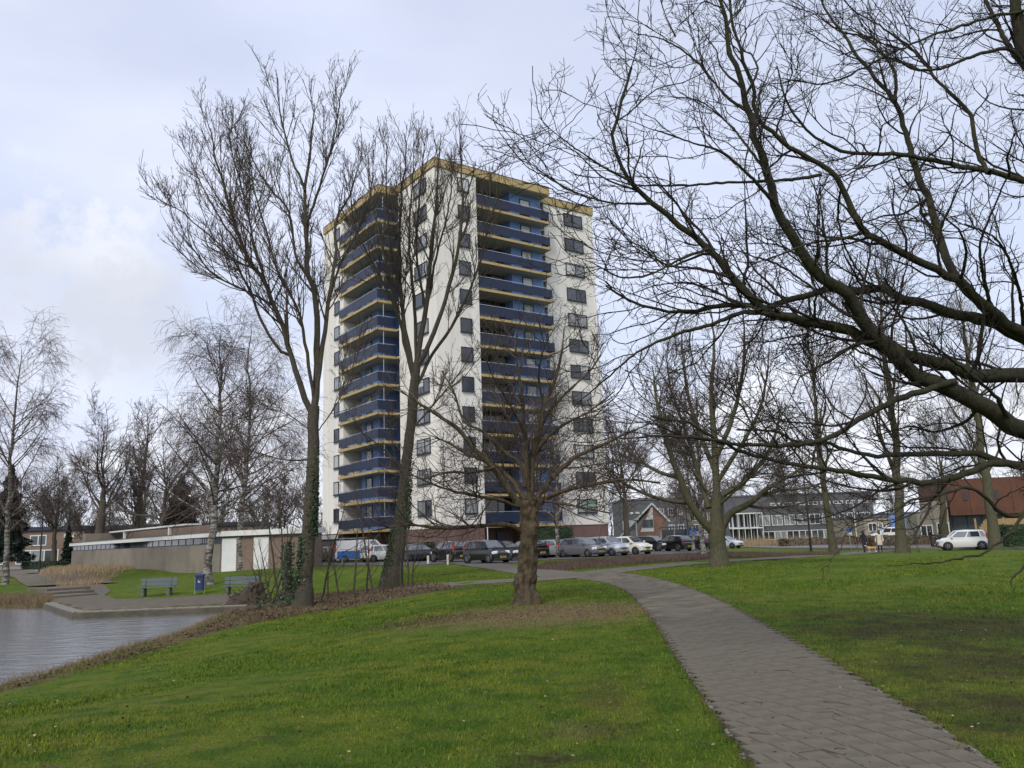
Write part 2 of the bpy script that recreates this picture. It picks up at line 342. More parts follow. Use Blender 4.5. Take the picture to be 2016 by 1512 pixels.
# ------------------------------------------------------------------ mesh + object helpers
class MB:
    """collects boxes, prisms, tubes and quads; build() links them as ONE mesh object"""
    def __init__(s): s.v = []; s.f = []; s.m = []
    def add(s, vs, fs, mi=0, T=None):
        o = len(s.v)
        s.v += [tuple(T @ Vector(p)) if T is not None else tuple(p) for p in vs]
        s.f += [[o + i for i in f] for f in fs]; s.m += [mi] * len(fs); return s
    def box(s, c, d, mi=0, T=None, taper=1.0):
        x, y, z = (q / 2 for q in d); t = taper
        vs = [(c[0] + a * x * (t if e > 0 else 1), c[1] + b * y * (t if e > 0 else 1), c[2] + e * z) for e in (-1, 1) for a, b in ((-1, -1), (1, -1), (1, 1), (-1, 1))]
        return s.add(vs, [(3, 2, 1, 0), (4, 5, 6, 7), (0, 1, 5, 4), (1, 2, 6, 5), (2, 3, 7, 6), (3, 0, 4, 7)], mi, T)
    def bbox(s, c, d, bev, mi=0, T=None):
        """box with chamfered vertical and top edges"""
        x, y, z = (q / 2 for q in d); b = bev
        def ring(i, zz): return [(c[0] + p, c[1] + q, c[2] + zz) for p, q in ((-x + i + b, -y + i), (x - i - b, -y + i), (x - i, -y + i + b), (x - i, y - i - b), (x - i - b, y - i), (-x + i + b, y - i), (-x + i, y - i - b), (-x + i, -y + i + b))]
        vs = ring(0, -z) + ring(0, z - b) + ring(b, z)
        fs = [list(range(7, -1, -1)), list(range(16, 24))]
        for r in (0, 8):
            for k in range(8): fs.append((r + k, r + (k + 1) % 8, r + 8 + (k + 1) % 8, r + 8 + k))
        return s.add(vs, fs, mi, T)
    def prism(s, poly, z0, z1, mi=0, T=None, cap=True):
        n = len(poly); vs = [(p[0], p[1], z0) for p in poly] + [(p[0], p[1], z1) for p in poly]
        fs = [(i, (i + 1) % n, n + (i + 1) % n, n + i) for i in range(n)]
        if cap: fs += [list(range(n - 1, -1, -1)), list(range(n, 2 * n))]
        return s.add(vs, fs, mi, T)
    def tube(s, pts, rad, S=8, mi=0, T=None, cap=True):
        P = np.array([pts], float); R = np.array([rad if hasattr(rad, '__len__') else [rad] * len(pts)], float)
        V, F = tube_arrays(P, R, S); fs = F.tolist()
        n = len(pts)
        if cap: fs += [list(range(S - 1, -1, -1)), list(range((n - 1) * S, n * S))]
        return s.add(V.tolist(), fs, mi, T)
    def lathe(s, prof, S=16, mi=0, T=None):
        vs = [(r * math.cos(2 * math.pi * k / S), r * math.sin(2 * math.pi * k / S), z) for r, z in prof for k in range(S)]
        fs = [(i * S + k, i * S + (k + 1) % S, (i + 1) * S + (k + 1) % S, (i + 1) * S + k) for i in range(len(prof) - 1) for k in range(S)]
        fs += [list(range(S - 1, -1, -1)), list(range((len(prof) - 1) * S, len(prof) * S))]
        return s.add(vs, fs, mi, T)
    def mesh(s, name, mats, smooth=False):
        me = bpy.data.meshes.new(name); me.from_pydata(s.v, [], s.f)
        for m in (mats if isinstance(mats, (list, tuple)) else [mats]): me.materials.append(MATS[m])
        me.polygons.foreach_set('material_index', s.m); me.polygons.foreach_set('use_smooth', [smooth] * len(s.f)); me.update(); return me
    def build(s, name, mats, parent=None, smooth=False):
        return link(name, s.mesh(name, mats, smooth), parent)
def link(name, me, parent=None):
    o = bpy.data.objects.new(name, me); C.objects.link(o)
    if parent is not None: o.parent = parent
    return o
def tag(o, label=None, cat=None, group=None, kind=None):
    if label: o['label'] = label
    if cat: o['category'] = cat
    if group: o['group'] = group
    if kind: o['kind'] = kind
    return o
def thing(name, label, cat, loc=(0, 0, 0), rz=0.0, group=None):
    o = bpy.data.objects.new(name, None); C.objects.link(o); o.empty_display_size = .3
    o.location = tuple(float(q) for q in loc); o.rotation_euler = (0, 0, rz)
    return tag(o, label, cat, group)
def tube_arrays(P, R, S):
    B, K, _ = P.shape
    T = np.gradient(P, axis=1); T /= np.linalg.norm(T, axis=2, keepdims=True) + 1e-9
    ref = np.where(np.abs(T[:, 0, 2:3]) > .8, np.array([[1., 0, 0]]), np.array([[0, 0, 1.]]))
    N = np.zeros_like(T); q = np.cross(T[:, 0], ref); N[:, 0] = q / (np.linalg.norm(q, axis=1, keepdims=True) + 1e-9)
    for k in range(1, K):                                  # carry the frame along, so bends do not pinch
        q = N[:, k - 1] - np.sum(N[:, k - 1] * T[:, k], 1, keepdims=True) * T[:, k]; N[:, k] = q / (np.linalg.norm(q, axis=1, keepdims=True) + 1e-9)
    Bn = np.cross(T, N)
    a = np.arange(S) * 2 * np.pi / S
    V = P[:, :, None, :] + R[:, :, None, None] * (np.cos(a)[None, None, :, None] * N[:, :, None, :] + np.sin(a)[None, None, :, None] * Bn[:, :, None, :])
    b, k, j = np.meshgrid(np.arange(B), np.arange(K - 1), np.arange(S), indexing='ij')
    j2 = (j + 1) % S; base = (b * K + k) * S
    F = np.stack([base + j, base + S + j, base + S + j2, base + j2], -1).reshape(-1, 4)
    return V.reshape(-1, 3), F
def np_mesh(name, V, F, mats, smooth=True):
    """V (n,3); F (m,3) or (m,4) or a list of such arrays"""
    Fs = F if isinstance(F, list) else [F]
    me = bpy.data.meshes.new(name); me.vertices.add(len(V)); me.vertices.foreach_set('co', np.asarray(V, np.float32).ravel())
    nl = sum(f.size for f in Fs); npl = sum(len(f) for f in Fs)
    me.loops.add(nl); me.polygons.add(npl)
    me.loops.foreach_set('vertex_index', np.concatenate([f.ravel() for f in Fs]).astype(np.int32))
    tot = np.concatenate([np.full(len(f), f.shape[1]) for f in Fs]); st = np.concatenate([[0], np.cumsum(tot)[:-1]])
    me.polygons.foreach_set('loop_start', st.astype(np.int32))
    me.polygons.foreach_set('use_smooth', np.full(npl, smooth))
    for m in (mats if isinstance(mats, (list, tuple)) else [mats]): me.materials.append(MATS[m])
    me.update(calc_edges=True); return me
def copy_tree(o, parent=None):
    c = o.copy(); C.objects.link(c); c.parent = parent
    for ch in list(o.children): copy_tree(ch, c)
    return c
def sheet(name, poly, zoff, mat, cuts=4, kind='structure', parent=None):
    bm = bmesh.new(); bm.faces.new([bm.verts.new((p[0], p[1], 0)) for p in poly]); bmesh.ops.triangulate(bm, faces=bm.faces[:])
    for _ in range(cuts): bmesh.ops.subdivide_edges(bm, edges=[e for e in bm.edges if e.calc_length() > 1.2], cuts=1, use_grid_fill=True); bmesh.ops.triangulate(bm, faces=[f for f in bm.faces if len(f.verts) > 3])
    X = np.array([v.co.x for v in bm.verts]); Y = np.array([v.co.y for v in bm.verts]); Z = height(X, Y) + zoff
    for v, z in zip(bm.verts, Z): v.co.z = z
    bmesh.ops.recalc_face_normals(bm, faces=bm.faces[:])
    if sum(f.normal.z for f in bm.faces) < 0: bmesh.ops.reverse_faces(bm, faces=bm.faces[:])
    me = bpy.data.meshes.new(name); bm.to_mesh(me); bm.free(); me.materials.append(MATS[mat])
    o = link(name, me, parent)
    if parent is None: tag(o, kind=kind)
    return o
def resample(pts, K):
    """Catmull-Rom through pts, K points evenly along the length"""
    P = np.asarray(pts, float)
    if len(P) == 2: 
        t = np.linspace(0, 1, K)[:, None]; return P[0] * (1 - t) + P[1] * t
    Q = np.vstack([2 * P[0] - P[1], P, 2 * P[-1] - P[-2]]); out = []
    for i in range(1, len(Q) - 2):
        t = np.linspace(0, 1, 12, endpoint=False)[:, None]; a, b, c, d = Q[i - 1], Q[i], Q[i + 1], Q[i + 2]
        out.append(.5 * (2 * b + (c - a) * t + (2 * a - 5 * b + 4 * c - d) * t ** 2 + (3 * b - a - 3 * c + d) * t ** 3))
    out = np.vstack(out + [P[-1:]]); s = np.concatenate([[0], np.cumsum(np.linalg.norm(np.diff(out, axis=0), axis=1))])
    g = np.linspace(0, s[-1], K); return np.stack([np.interp(g, s, out[:, k]) for k in range(out.shape[1])], 1)

# ================================================================== THE SETTING
def axis(segs):
    out = []
    for a, b, st in segs: out += list(np.arange(a, b, st))
    return np.array(out + [segs[-1][1]])
gx = axis([(-2500, -400, 300), (-400, -100, 30), (-100, -45, 4), (-45, 30, .5), (30, 60, 2), (60, 120, 6), (120, 400, 40), (400, 2500, 300)])
gy = axis([(-300, -20, 40), (-20, 2, 2), (2, 75, .5), (75, 120, 3), (120, 400, 35), (400, 3600, 400)])
GX, GY = np.meshgrid(gx, gy, indexing='ij'); GZ = height(GX.ravel(), GY.ravel())
GZ += .025 * np.sin(GX.ravel() * .9 + 1.3 * np.sin(GY.ravel() * .37)) * np.sin(GY.ravel() * .7) * sst(2, 8, np.abs(GX.ravel() - 3) + GY.ravel() * .02)
nx, ny = len(gx), len(gy)
ii, jj = np.meshgrid(np.arange(nx - 1), np.arange(ny - 1), indexing='ij'); b0 = (ii * ny + jj).ravel()
ground = link('lawn_ground', np_mesh('lawn_ground', np.stack([GX.ravel(), GY.ravel(), GZ], 1), np.stack([b0, b0 + ny, b0 + ny + 1, b0 + 1], 1), 'lawn'))
tag(ground, kind='structure')
pb = MB().add([(-75, 8, WZ), (2, 8, WZ), (2, 62, WZ), (-75, 62, WZ)], [(0, 1, 2, 3)])
pw = pb.build('pond_water', 'water')
if pw.data.polygons[0].normal.z < 0: pw.data.flip_normals()
tag(pw, kind='structure')

def strip_edges(L, R, n, zoff):
    L = resample(L, n); R = resample(R, n)
    for E in (L, R): E[:, 2] = height(E[:, 0], E[:, 1]) + zoff
    return L, R
def strip(name, L, R, mat, cols=3, parent=None, kind='structure'):
    n = len(L); t = np.linspace(0, 1, cols + 1); V = (L[:, None, :] * (1 - t)[None, :, None] + R[:, None, :] * t[None, :, None]).reshape(-1, 3)
    a, b = np.meshgrid(np.arange(n - 1), np.arange(cols), indexing='ij'); q = (a * (cols + 1) + b).ravel()
    o = link(name, np_mesh(name, V, np.stack([q, q + 1, q + cols + 2, q + cols + 1], 1), mat), parent)
    if o.data.polygons[0].normal.z < 0: o.data.flip_normals()
    if parent is None: tag(o, kind=kind)
    return o
def strip_c(name, cpx, width, mat, zoff=.022, n=60):
    P = resample([gt(*q) for q in cpx], n); T = np.gradient(P, axis=0); T[:, 2] = 0; T /= np.linalg.norm(T, axis=1, keepdims=True)
    Nn = np.stack([-T[:, 1], T[:, 0], 0 * T[:, 0]], 1); w = np.interp(np.linspace(0, 1, n), np.linspace(0, 1, len(width)), width)[:, None] / 2 if hasattr(width, '__len__') else width / 2
    L, R = P + Nn * w, P - Nn * w
    for E in (L, R): E[:, 2] = height(E[:, 0], E[:, 1]) + zoff
    strip(name, L, R, mat); return L, R

# --- main path of slabs
PLe = [(1640, 1740), (1490, 1512), (1440, 1440), (1395, 1375), (1340, 1290), (1305, 1235), (1270, 1192), (1238, 1164), (1195, 1148), (1140, 1140)]
PRe = [(2300, 1740), (1950, 1512), (1830, 1430), (1700, 1350), (1600, 1290), (1530, 1250), (1450, 1205), (1390, 1175), (1330, 1152), (1262, 1135), (1190, 1125)]
pl, pr = strip_edges([gt(*q) for q in PLe], [gt(*q) for q in PRe], 160, .012)
plen = float(np.sum(np.linalg.norm(np.diff((pl + pr) / 2, axis=0), axis=1)))
rows = int(plen / .30); COLS = 7
path = strip('slab_path', *strip_edges([gt(*q) for q in PLe], [gt(*q) for q in PRe], 160, .010), 'joint')
PATH_POLY = [tuple(p[:2]) for p in pl] + [tuple(p[:2]) for p in pr[::-1]]
rl, rr = strip_edges([gt(*q) for q in PLe], [gt(*q) for q in PRe], rows + 1, .0)
slab_me = MB().bbox((0, 0, 0), (1, 1, .05), .014).mesh('paving_slab', 'slab')
rng = random.Random(4)
far = MB(); made = 0
for r in range(rows):
    l = (rl[r] + rl[r + 1]) / 2; q = (rr[r] + rr[r + 1]) / 2; ax = q - l; W = np.linalg.norm(ax[:2]); rot = math.atan2(ax[1], ax[0])
    dep = float(np.linalg.norm(((rl[r + 1] + rr[r + 1]) - (rl[r] + rr[r]))[:2]) / 2); w = W / COLS
    off = .5 if r % 2 else 0.0
    xs = ([0] + [k + .5 for k in range(COLS)] + [COLS]) if off else list(range(COLS + 1))
    for k in range(len(xs) - 1):
        wd = (xs[k + 1] - xs[k]); c = l + ax * ((xs[k] + xs[k + 1]) / 2 / COLS)
        z = hz(c[0], c[1]) + .012 + rng.uniform(-.003, .003)
        if made < 300:
            o = link('paving_slab', slab_me, path); made += 1
            o.location = (c[0], c[1], z); o.rotation_euler = (rng.uniform(-.006, .006), rng.uniform(-.006, .006), rot + rng.uniform(-.008, .008))
            o.scale = (wd * w - .013, dep - .013, 1)
        else:
            far.bbox((0, 0, 0), (wd * w * .96, dep * .95, .05), .012, T=Matrix.Translation((c[0], c[1], z)) @ Matrix.Rotation(rot + rng.uniform(-.01, .01), 4, 'Z'))
o = far.build('far_paving_slabs', 'slab', path); tag(o, kind='stuff')
for E, s in ((pl, -1), (pr, 1)):                      # half-sunk edging stones
    mb = MB(); 
    for i in range(0, len(E) - 1):
        if rng.random() < .6: continue
        a, b = E[i], E[i + 1]; d = b - a; L_ = np.linalg.norm(d); c = (a + b) / 2; nrm = np.array([d[1], -d[0], 0]) / L_ * s * .035
        mb.bbox((0, 0, 0), (L_ * .97, .045, .05), .008, T=Matrix.Translation(tuple(c + nrm + np.array([0, 0, -.014 + rng.uniform(-.012, .01)]))) @ Matrix.Rotation(math.atan2(d[1], d[0]), 4, 'Z'))
    mb.build('edging', 'kerb', path)
crL, crR = strip_c('cross_path', [(1760, 1083), (1700, 1088), (1560, 1097), (1410, 1105.5), (1260, 1118), (1150, 1131), (1040, 1142), (850, 1154), (740, 1160)], 2.5, 'slab_far', .018)
brL, brR = strip_c('branch_path', [(1120, 1133), (1060, 1127), (990, 1117), (930, 1109.5), (880, 1105)], 2.6, 'slab_far', .026, 30)
def poly_of(L, R): return [tuple(p[:2]) for p in L] + [tuple(p[:2]) for p in R[::-1]]
# --- plaza, quay, steps, path on the far side of the pond
plaza = sheet('quay_plaza', PLAZA, .03, 'plaza_brick', 5)
qe = [gp(488, 1192.5, QZ), gp(155, 1206, QZ), gp(97, 1188, QZ)]
mb = MB(); mc = MB()
for a, b in ((qe[0], qe[1]), (qe[1], qe[2])):
    d = b - a; L_ = np.linalg.norm(d[:2]); c = (a + b) / 2; T = Matrix.Translation((c[0], c[1], 0)) @ Matrix.Rotation(math.atan2(d[1], d[0]), 4, 'Z')
    mb.box((0, 0, -1.26), (L_ + .3, .5, .95), 0, T)
quay = mb.build('quay_wall', 'quay_stone'); tag(quay, 'low mossy stone quay wall along the far edge of the pond', 'quay wall')
for a, b in ((qe[0], qe[1]), (qe[1], qe[2])):
    d = b - a; L_ = np.linalg.norm(d[:2]); n = max(2, int(L_ / .98))
    for k in range(n):
        c = a + d * ((k + .5) / n); o = MB().bbox((0, 0, 0), (L_ / n - .02, .42, .07), .015).build('coping_stone', 'kerb', quay)
        o.location = (c[0], c[1], QZ + .01 + rng.uniform(-.008, .008)); o.rotation_euler = (0, 0, math.atan2(d[1], d[0]))
flight = thing('garden_steps', 'three shallow stone steps leading up from the quay', 'steps', gp(140, 1168, QZ))
fl = flight.location
for k, (a, b) in enumerate((((102, 1178.5), (192, 1171.5)), ((97, 1171), (186, 1165)), ((92, 1164), (178, 1158.5)))):
    A, B = gp(*a, QZ + .07 * k), gp(*b, QZ + .07 * k); d = B - A; nrm = np.array([-d[1], d[0], 0]) / np.linalg.norm(d[:2])
    if nrm[1] < 0: nrm = -nrm
    w = 2.2 if k < 2 else 4.0
    poly = [A, B, B + nrm * w, A + nrm * w]; z = QZ + .085 * (k + 1) + .02
    MB().prism([(p[0] - fl[0], p[1] - fl[1]) for p in poly], QZ - .2 - fl[2], z - fl[2]).build('step', 'plaza_brick', flight)
strip_c('street_path', [(148, 1153), (105, 1143), (60, 1135), (30, 1131), (-40, 1126)], (6.5, 6, 6, 7, 8), 'plaza_brick', .05, 40)
sheet('street', [tuple(p[:2]) for p in (gp(-200, 1128), gp(72, 1128.5), gp(95, 1122), gp(75, 1113), gp(-200, 1111))], .035, 'road', 2)
# --- car park, road and beds
PARK = [gp(x, y)[:2] for x, y in ((600, 1113), (690, 1114), (760, 1114), (830, 1113), (880, 1110), (935, 1112), (1010, 1109), (1060, 1103.5), (1130, 1100.5), (1200, 1097.5), (1270, 1093), (1330, 1089), (1400, 1083))] + [np.array([20, 77.0]), np.array([17, 96.0]), np.array([-2, 96.0]), np.array([-8, 70.0]), np.array([-26, 88.0]), np.array([-34, 84.0])]
sheet('car_park', PARK, .03, 'asphalt', 4)
rdL, rdR = strip_c('road', [(1330, 1068), (1430, 1073), (1560, 1077), (1700, 1078), (1850, 1078), (2016, 1077), (2250, 1074)], 9.0, 'road', .045, 40)
kb = MB(); kb2 = MB()
for E, K_ in ((rdL, kb), (rdR, kb2)):
    for i in range(len(E) - 1):
        a, b = E[i], E[i + 1]; d = b - a; L_ = float(np.linalg.norm(d)); c = (a + b) / 2
        K_.box((0, 0, .03), (L_ + .02, .16, .16), 0, Matrix.Translation(tuple(c)) @ Matrix.Rotation(math.atan2(d[1], d[0]), 4, 'Z'))
for K_ in (kb, kb2): tag(K_.build('road_kerb', 'kerb'), kind='structure')
BED = [gp(x, y)[:2] for x, y in ((1040, 1121), (1105, 1124), (1180, 1117), (1260, 1109.5), (1350, 1103.5), (1425, 1099), (1530, 1092.5), (1640, 1087), (1655, 1083), (1560, 1084), (1440, 1084), (1360, 1090.5), (1250, 1098.5), (1150, 1105), (1085, 1109))]
BANKPX = [(20, 1352), (120, 1325), (200, 1300), (300, 1272), (400, 1238), (450, 1210), (475, 1180), (540, 1176), (620, 1170), (700, 1163), (790, 1152), (860, 1150), (905, 1156), (800, 1176), (700, 1194), (590, 1210), (490, 1228), (400, 1250), (300, 1280), (200, 1309), (100, 1334), (20, 1358)]
BANK = [gt(x, y)[:2] for x, y in BANKPX]
_at = ground.data.attributes.new('bank', 'FLOAT', 'POINT')
_w = np.maximum(sst(.9, -.5, sdf(BANK, GX.ravel(), GY.ravel())), .8 * sst(1.3, .3, sdf(POND, GX.ravel(), GY.ravel())))
_at.data.foreach_set('value', _w.astype(np.float32))
sheet('bed_soil', BED, .02, 'soil', 3)

# ================================================================== THE APARTMENT TOWER
TA = math.radians(35.58)
tower = thing('apartment_tower', 'tall cream apartment tower with blue loggias, navy balconies and ochre roof edge', 'apartment building', (-6.55, 72.41, 0), TA)
Z0, ST, NF = 2.74, 2.76, 12
ZT = Z0 + 34.2
def wall_part(name, edges, z0, z1, mat):
    mb = MB()
    for (a, b) in edges: mb.add([(a[0], a[1], z0), (b[0], b[1], z0), (b[0], b[1], z1), (a[0], a[1], z1)], [(0, 1, 2, 3)])
    return mb.build(name, mat, tower)
FP = [(0, 0), (4.6, 0), (4.6, 2.6), (9.4, 2.6), (9.4, 1.2), (13.3, 1.2), (13.3, 2.8), (14.2, 2.8), (14.2, 1.8), (20.9, 1.8), (20.9, 21.7), (-1.8, 21.7), (-1.8, 16.4), (.9, 16.4), (.9, 14.6), (-.6, 14.6), (-.6, 10.5), (1.8, 10.5), (1.8, 7.3), (0, 7.3)]
E_ = [(FP[i], FP[(i + 1) % len(FP)]) for i in range(len(FP))]
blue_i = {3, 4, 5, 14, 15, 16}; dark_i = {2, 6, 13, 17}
wall_part('wall', [e for i, e in enumerate(E_) if i not in blue_i | dark_i], Z0, ZT - .5, 'plaster')
wall_part('blue_wall', [e for i, e in enumerate(E_) if i in blue_i], Z0, ZT - .5, 'blue_paint')
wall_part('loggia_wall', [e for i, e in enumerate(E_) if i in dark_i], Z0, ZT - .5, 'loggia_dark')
def inset(poly, d):
    out = []; n = len(poly)
    for i in range(n):
        p0, p1, p2 = (Vector(poly[(i + k) % n]) for k in (-1, 0, 1)); e1 = (p1 - p0).normalized(); e2 = (p2 - p1).normalized()
        n1 = Vector((-e1.y, e1.x)); n2 = Vector((-e2.y, e2.x)); b = (n1 + n2) / (1 + n1.dot(n2)); out.append(tuple(p1 + b * d))
    return out
MB().prism(inset(FP, .06), 0, Z0 + .02, cap=False).build('brick_plinth', 'brick_plinth', tower)
RP = [(0, 0), (13.45, 0), (13.45, 1.8), (20.9, 1.8), (20.9, 21.7), (-1.8, 21.7), (-1.8, 8.0), (0, 8.0)]
roof = MB().prism(inset(RP, -.12), ZT - .78, ZT).build('roof_edge', 'ochre', tower)
MB().prism(inset(RP, -.15), ZT + .002, ZT + .05).build('roof_cap', 'roof_felt', roof)
sf = MB().prism(inset(RP, -.02), ZT - .84, ZT - .782).build('roof_soffit', 'soffit', roof)
for px_ in (1.6, 5.2, 8.9, 12.4): MB().box((px_, -.125, ZT - .39), (.03, .02, .78)).build('seam', 'roof_felt', roof)
for q in (16.0, 18.5): MB().box((q, 1.675, ZT - .39), (.03, .02, .78)).build('seam', 'roof_felt', roof)
for q in (10.5, 13.6, 16.7, 19.8): MB().box((-1.925, q, ZT - .39), (.02, .03, .78)).build('seam', 'roof_felt', roof)
PANES = ['glass_dark', 'glass_grey', 'glass_grey', 'glass_curtain', 'glass_curtain', 'glass_blind', 'glass_dark']
rw = random.Random(11)
def window(parent, c, along, out, w, h, n=1, fr='navy_frame', pane=None, sill=True, fw=.07, name='window', splits=None):
    """a window in a wall plane: c centre, along/out unit vectors in parent space"""
    T = Matrix(((along[0], out[0], 0, c[0]), (along[1], out[1], 0, c[1]), (0, 0, 1, c[2]), (0, 0, 0, 1)))
    mb = MB()
    for s in (-1, 1): mb.box((s * (w / 2 - fw / 2), .03, 0), (fw, .10, h), 0, T); mb.box((0, .03, s * (h / 2 - fw / 2)), (w - 2 * fw, .10, fw), 0, T)
    xs = splits or [-w / 2 + w * k / n for k in range(n + 1)]
    for x in xs[1:-1]: mb.box((x, .03, 0), (fw, .09, h - 2 * fw), 0, T)
    if sill: mb.box((0, .07, -h / 2 - .04), (w + .1, .2, .06), 0, T)
    o = mb.build(name, fr, parent)
    for k in range(len(xs) - 1):
        x0, x1 = xs[k] + fw / 2, xs[k + 1] - fw / 2; g = pane or rw.choice(PANES)
        pb_ = MB().box(((x0 + x1) / 2, .02, 0), (x1 - x0, .03, h - 2 * fw), 0, T)
        if g == 'glass_blind' and rw.random() < .5:                  # half drawn blind
            pb_ = MB().box(((x0 + x1) / 2, .02, h * .22), (x1 - x0, .03, h * .5 - fw), 0, T); MB().box(((x0 + x1) / 2, .018, -h * .26), (x1 - x0, .03, h * .46 - fw), 0, T).build('pane', 'glass_grey', o)
        pb_.build('pane', g, o)
    return o
XU, YV = (1, 0), (0, 1)
for k in range(NF):
    z = Z0 + .1 + ST * k
    window(tower, (3.1, -.02, z + 1.75), XU, (0, -1), 1.28, 1.34)                                   # front block, right face
    window(tower, (18.1, 1.78, z + 1.75), XU, (0, -1), 2.55, 1.34, 2, pane='glass_green' if k == 0 else None)
    window(tower, (-.02, 2.75, z + 1.75), YV, (-1, 0), 2.45, 1.34, 2, splits=[-1.225, -.2, 1.225])
    window(tower, (-1.82, 18.0, z + 1.75), YV, (-1, 0), 1.25, 1.34)
    window(tower, (11.25, 1.18, z + 1.6), XU, (0, -1), 1.25, 1.65, pane=rw.choice(['glass_blind', 'glass_blind', 'glass_curtain']), sill=False)
    window(tower, (-.62, 12.75, z + 1.5), YV, (-1, 0), 1.35, 1.85, pane=rw.choice(['glass_blind', 'glass_curtain', 'glass_curtain']), sill=False)
    window(tower, (7.0, 2.58, z + 1.45), XU, (0, -1), 4.4, 2.2, 3, pane=None if k % 3 else 'glass_dark', sill=False, name='loggia_window')
    window(tower, (.88, 15.5, z + 1.45), YV, (-1, 0), 1.6, 2.2, 2, pane='glass_dark', sill=False, name='loggia_window')
    window(tower, (1.78, 8.9, z + 1.4), YV, (-1, 0), 2.6, 2.1, 2, pane='glass_dark', sill=False, name='loggia_window')
    # right balcony
    for side in 'RL':
        if side == 'R': poly = [(4.62, .0), (13.45, 0), (13.45, 1.78), (14.2, 1.78), (14.2, 2.78), (13.32, 2.78), (13.32, 1.22), (9.42, 1.22), (9.42, 2.58), (4.62, 2.58)]; runs = [((4.66, .02), (13.43, .02)), ((13.43, .02), (13.43, 1.76))]
        else: poly = [(-1.8, 17.2), (-1.8, 8.0), (.02, 8.0), (.02, 7.32), (1.78, 7.32), (1.78, 10.48), (-.62, 10.48), (-.62, 14.62), (.88, 14.62), (.88, 16.38), (-1.78, 16.38)]; poly = poly[:1] and [(-1.8, 16.38), (-1.8, 8.0), (.02, 8.0), (.02, 7.32), (1.78, 7.32), (1.78, 10.48), (-.62, 10.48), (-.62, 14.62), (.88, 14.62), (.88, 16.38)]; runs = [((-1.98, 17.1), (-1.98, 8.02)), ((-1.98, 8.02), (-.02, 8.02))]
        slab = MB().prism(poly, z - .16, z + .02).build('balcony', 'soffit', tower)
        band = MB(); pan = MB(); rail = MB()
        for (a, b) in runs:
            d = Vector(b) - Vector(a); L_ = d.length; c = (Vector(a) + Vector(b)) / 2; T = Matrix.Translation((c.x, c.y, z)) @ Matrix.Rotation(math.atan2(d.y, d.x), 4, 'Z')
            band.box((0, 0, -.05), (L_ + .13, .13, .25), 0, T)
            np_ = max(1, round(L_ / 1.75)); 
            for q in range(np_):
                x0 = -L_ / 2 + L_ * (q + .5) / np_
                MB().box((x0, 0, .72), (L_ / np_ - .025, .035, .84), 0, T).build('railing_panel', 'navy_panel', slab)
            rail.box((0, 0, 1.235), (L_ + .05, .06, .045), 0, T)
            for q in range(np_ + 1): rail.box((-L_ / 2 + L_ * q / np_, .0, .68), (.03, .05, 1.1), 1, T)
        band.build('balcony_edge', 'ochre', slab); rail.build('handrail', ['steel', 'navy_frame'], slab)
    MB().tube([(-1.3, 8.1, z), (-1.3, 8.1, z + 2.6)], .04, 8).build('downpipe', 'steel', tower)
MB().tube([(4.75, -.05, 0), (4.75, -.05, Z0)], .05, 8).build('downpipe', 'white_paint', tower)
for q in range(3): MB().box((5.6 + 2.4 * q, 2.5, 1.15), (1.0, .1, 2.2)).build('storage_door', 'navy_frame', tower)
MB().box((20.7, 1.62, Z0 + .25), (.35, .3, .3)).build('wall_lamp', 'white_paint', tower)

# ================================================================== TREES
def tgrow(P, R, n_per_m, t0, t1, ang, L0, L1, K, rr, rtip, wig, up, rs, taperlen=.5, nmin=0, keep_dir=None, fixed=None):
    """children of the branches P (B,K,3): returns new branch points and radii"""
    B, Kp, _ = P.shape
    ln = np.sum(np.linalg.norm(np.diff(P, axis=1), axis=2), axis=1)
    n = np.maximum(nmin, rs.poisson(np.maximum(ln * n_per_m * (t1 - t0), 0))) if fixed is None else np.full(B, fixed)
    idx = np.repeat(np.arange(B), n); m = len(idx)
    if m == 0: return np.zeros((0, K, 3)), np.zeros((0, K))
    t = rs.uniform(t0, t1, m); f = t * (Kp - 1); i0 = np.minimum(f.astype(int), Kp - 2); fr = (f - i0)[:, None]
    p = P[idx, i0] * (1 - fr) + P[idx, i0 + 1] * fr
    r = R[idx, i0] * (1 - fr[:, 0]) + R[idx, i0 + 1] * fr[:, 0]
    T = P[idx, i0 + 1] - P[idx, i0]; T /= np.linalg.norm(T, axis=1, keepdims=True) + 1e-9
    q = rs.normal(size=(m, 3)); q -= np.sum(q * T, 1, keepdims=True) * T; q /= np.linalg.norm(q, axis=1, keepdims=True) + 1e-9
    a = np.radians(np.clip(rs.normal(ang, 12, m), 12, 100))[:, None]
    D = np.cos(a) * T + np.sin(a) * q
    L = rs.uniform(L0, L1, m) * (1 - taperlen * t)
    out = np.zeros((m, K, 3)); out[:, 0] = p; st = (L / (K - 1))[:, None]
    for k in range(1, K):
        D = D + rs.normal(size=(m, 3)) * wig + np.array([0, 0, up]); D /= np.linalg.norm(D, axis=1, keepdims=True)
        out[:, k] = out[:, k - 1] + D * st
    r0 = np.minimum(r * rr, np.maximum(L * .0145, rtip * 1.15)); r0 = np.maximum(r0, rtip)
    g = np.linspace(0, 1, K)[None, :]
    return out, r0[:, None] * (1 - g) + rtip * g
def mesh_sets(name, sets, mats):
    Vs, Fs, o = [], [], 0
    for P, R, S in sets:
        if len(P) == 0: continue
        V, F = tube_arrays(P, R, S); Vs.append(V); Fs.append(F + o); o += len(V)
    return np_mesh(name, np.vstack(Vs), np.vstack(Fs), mats)
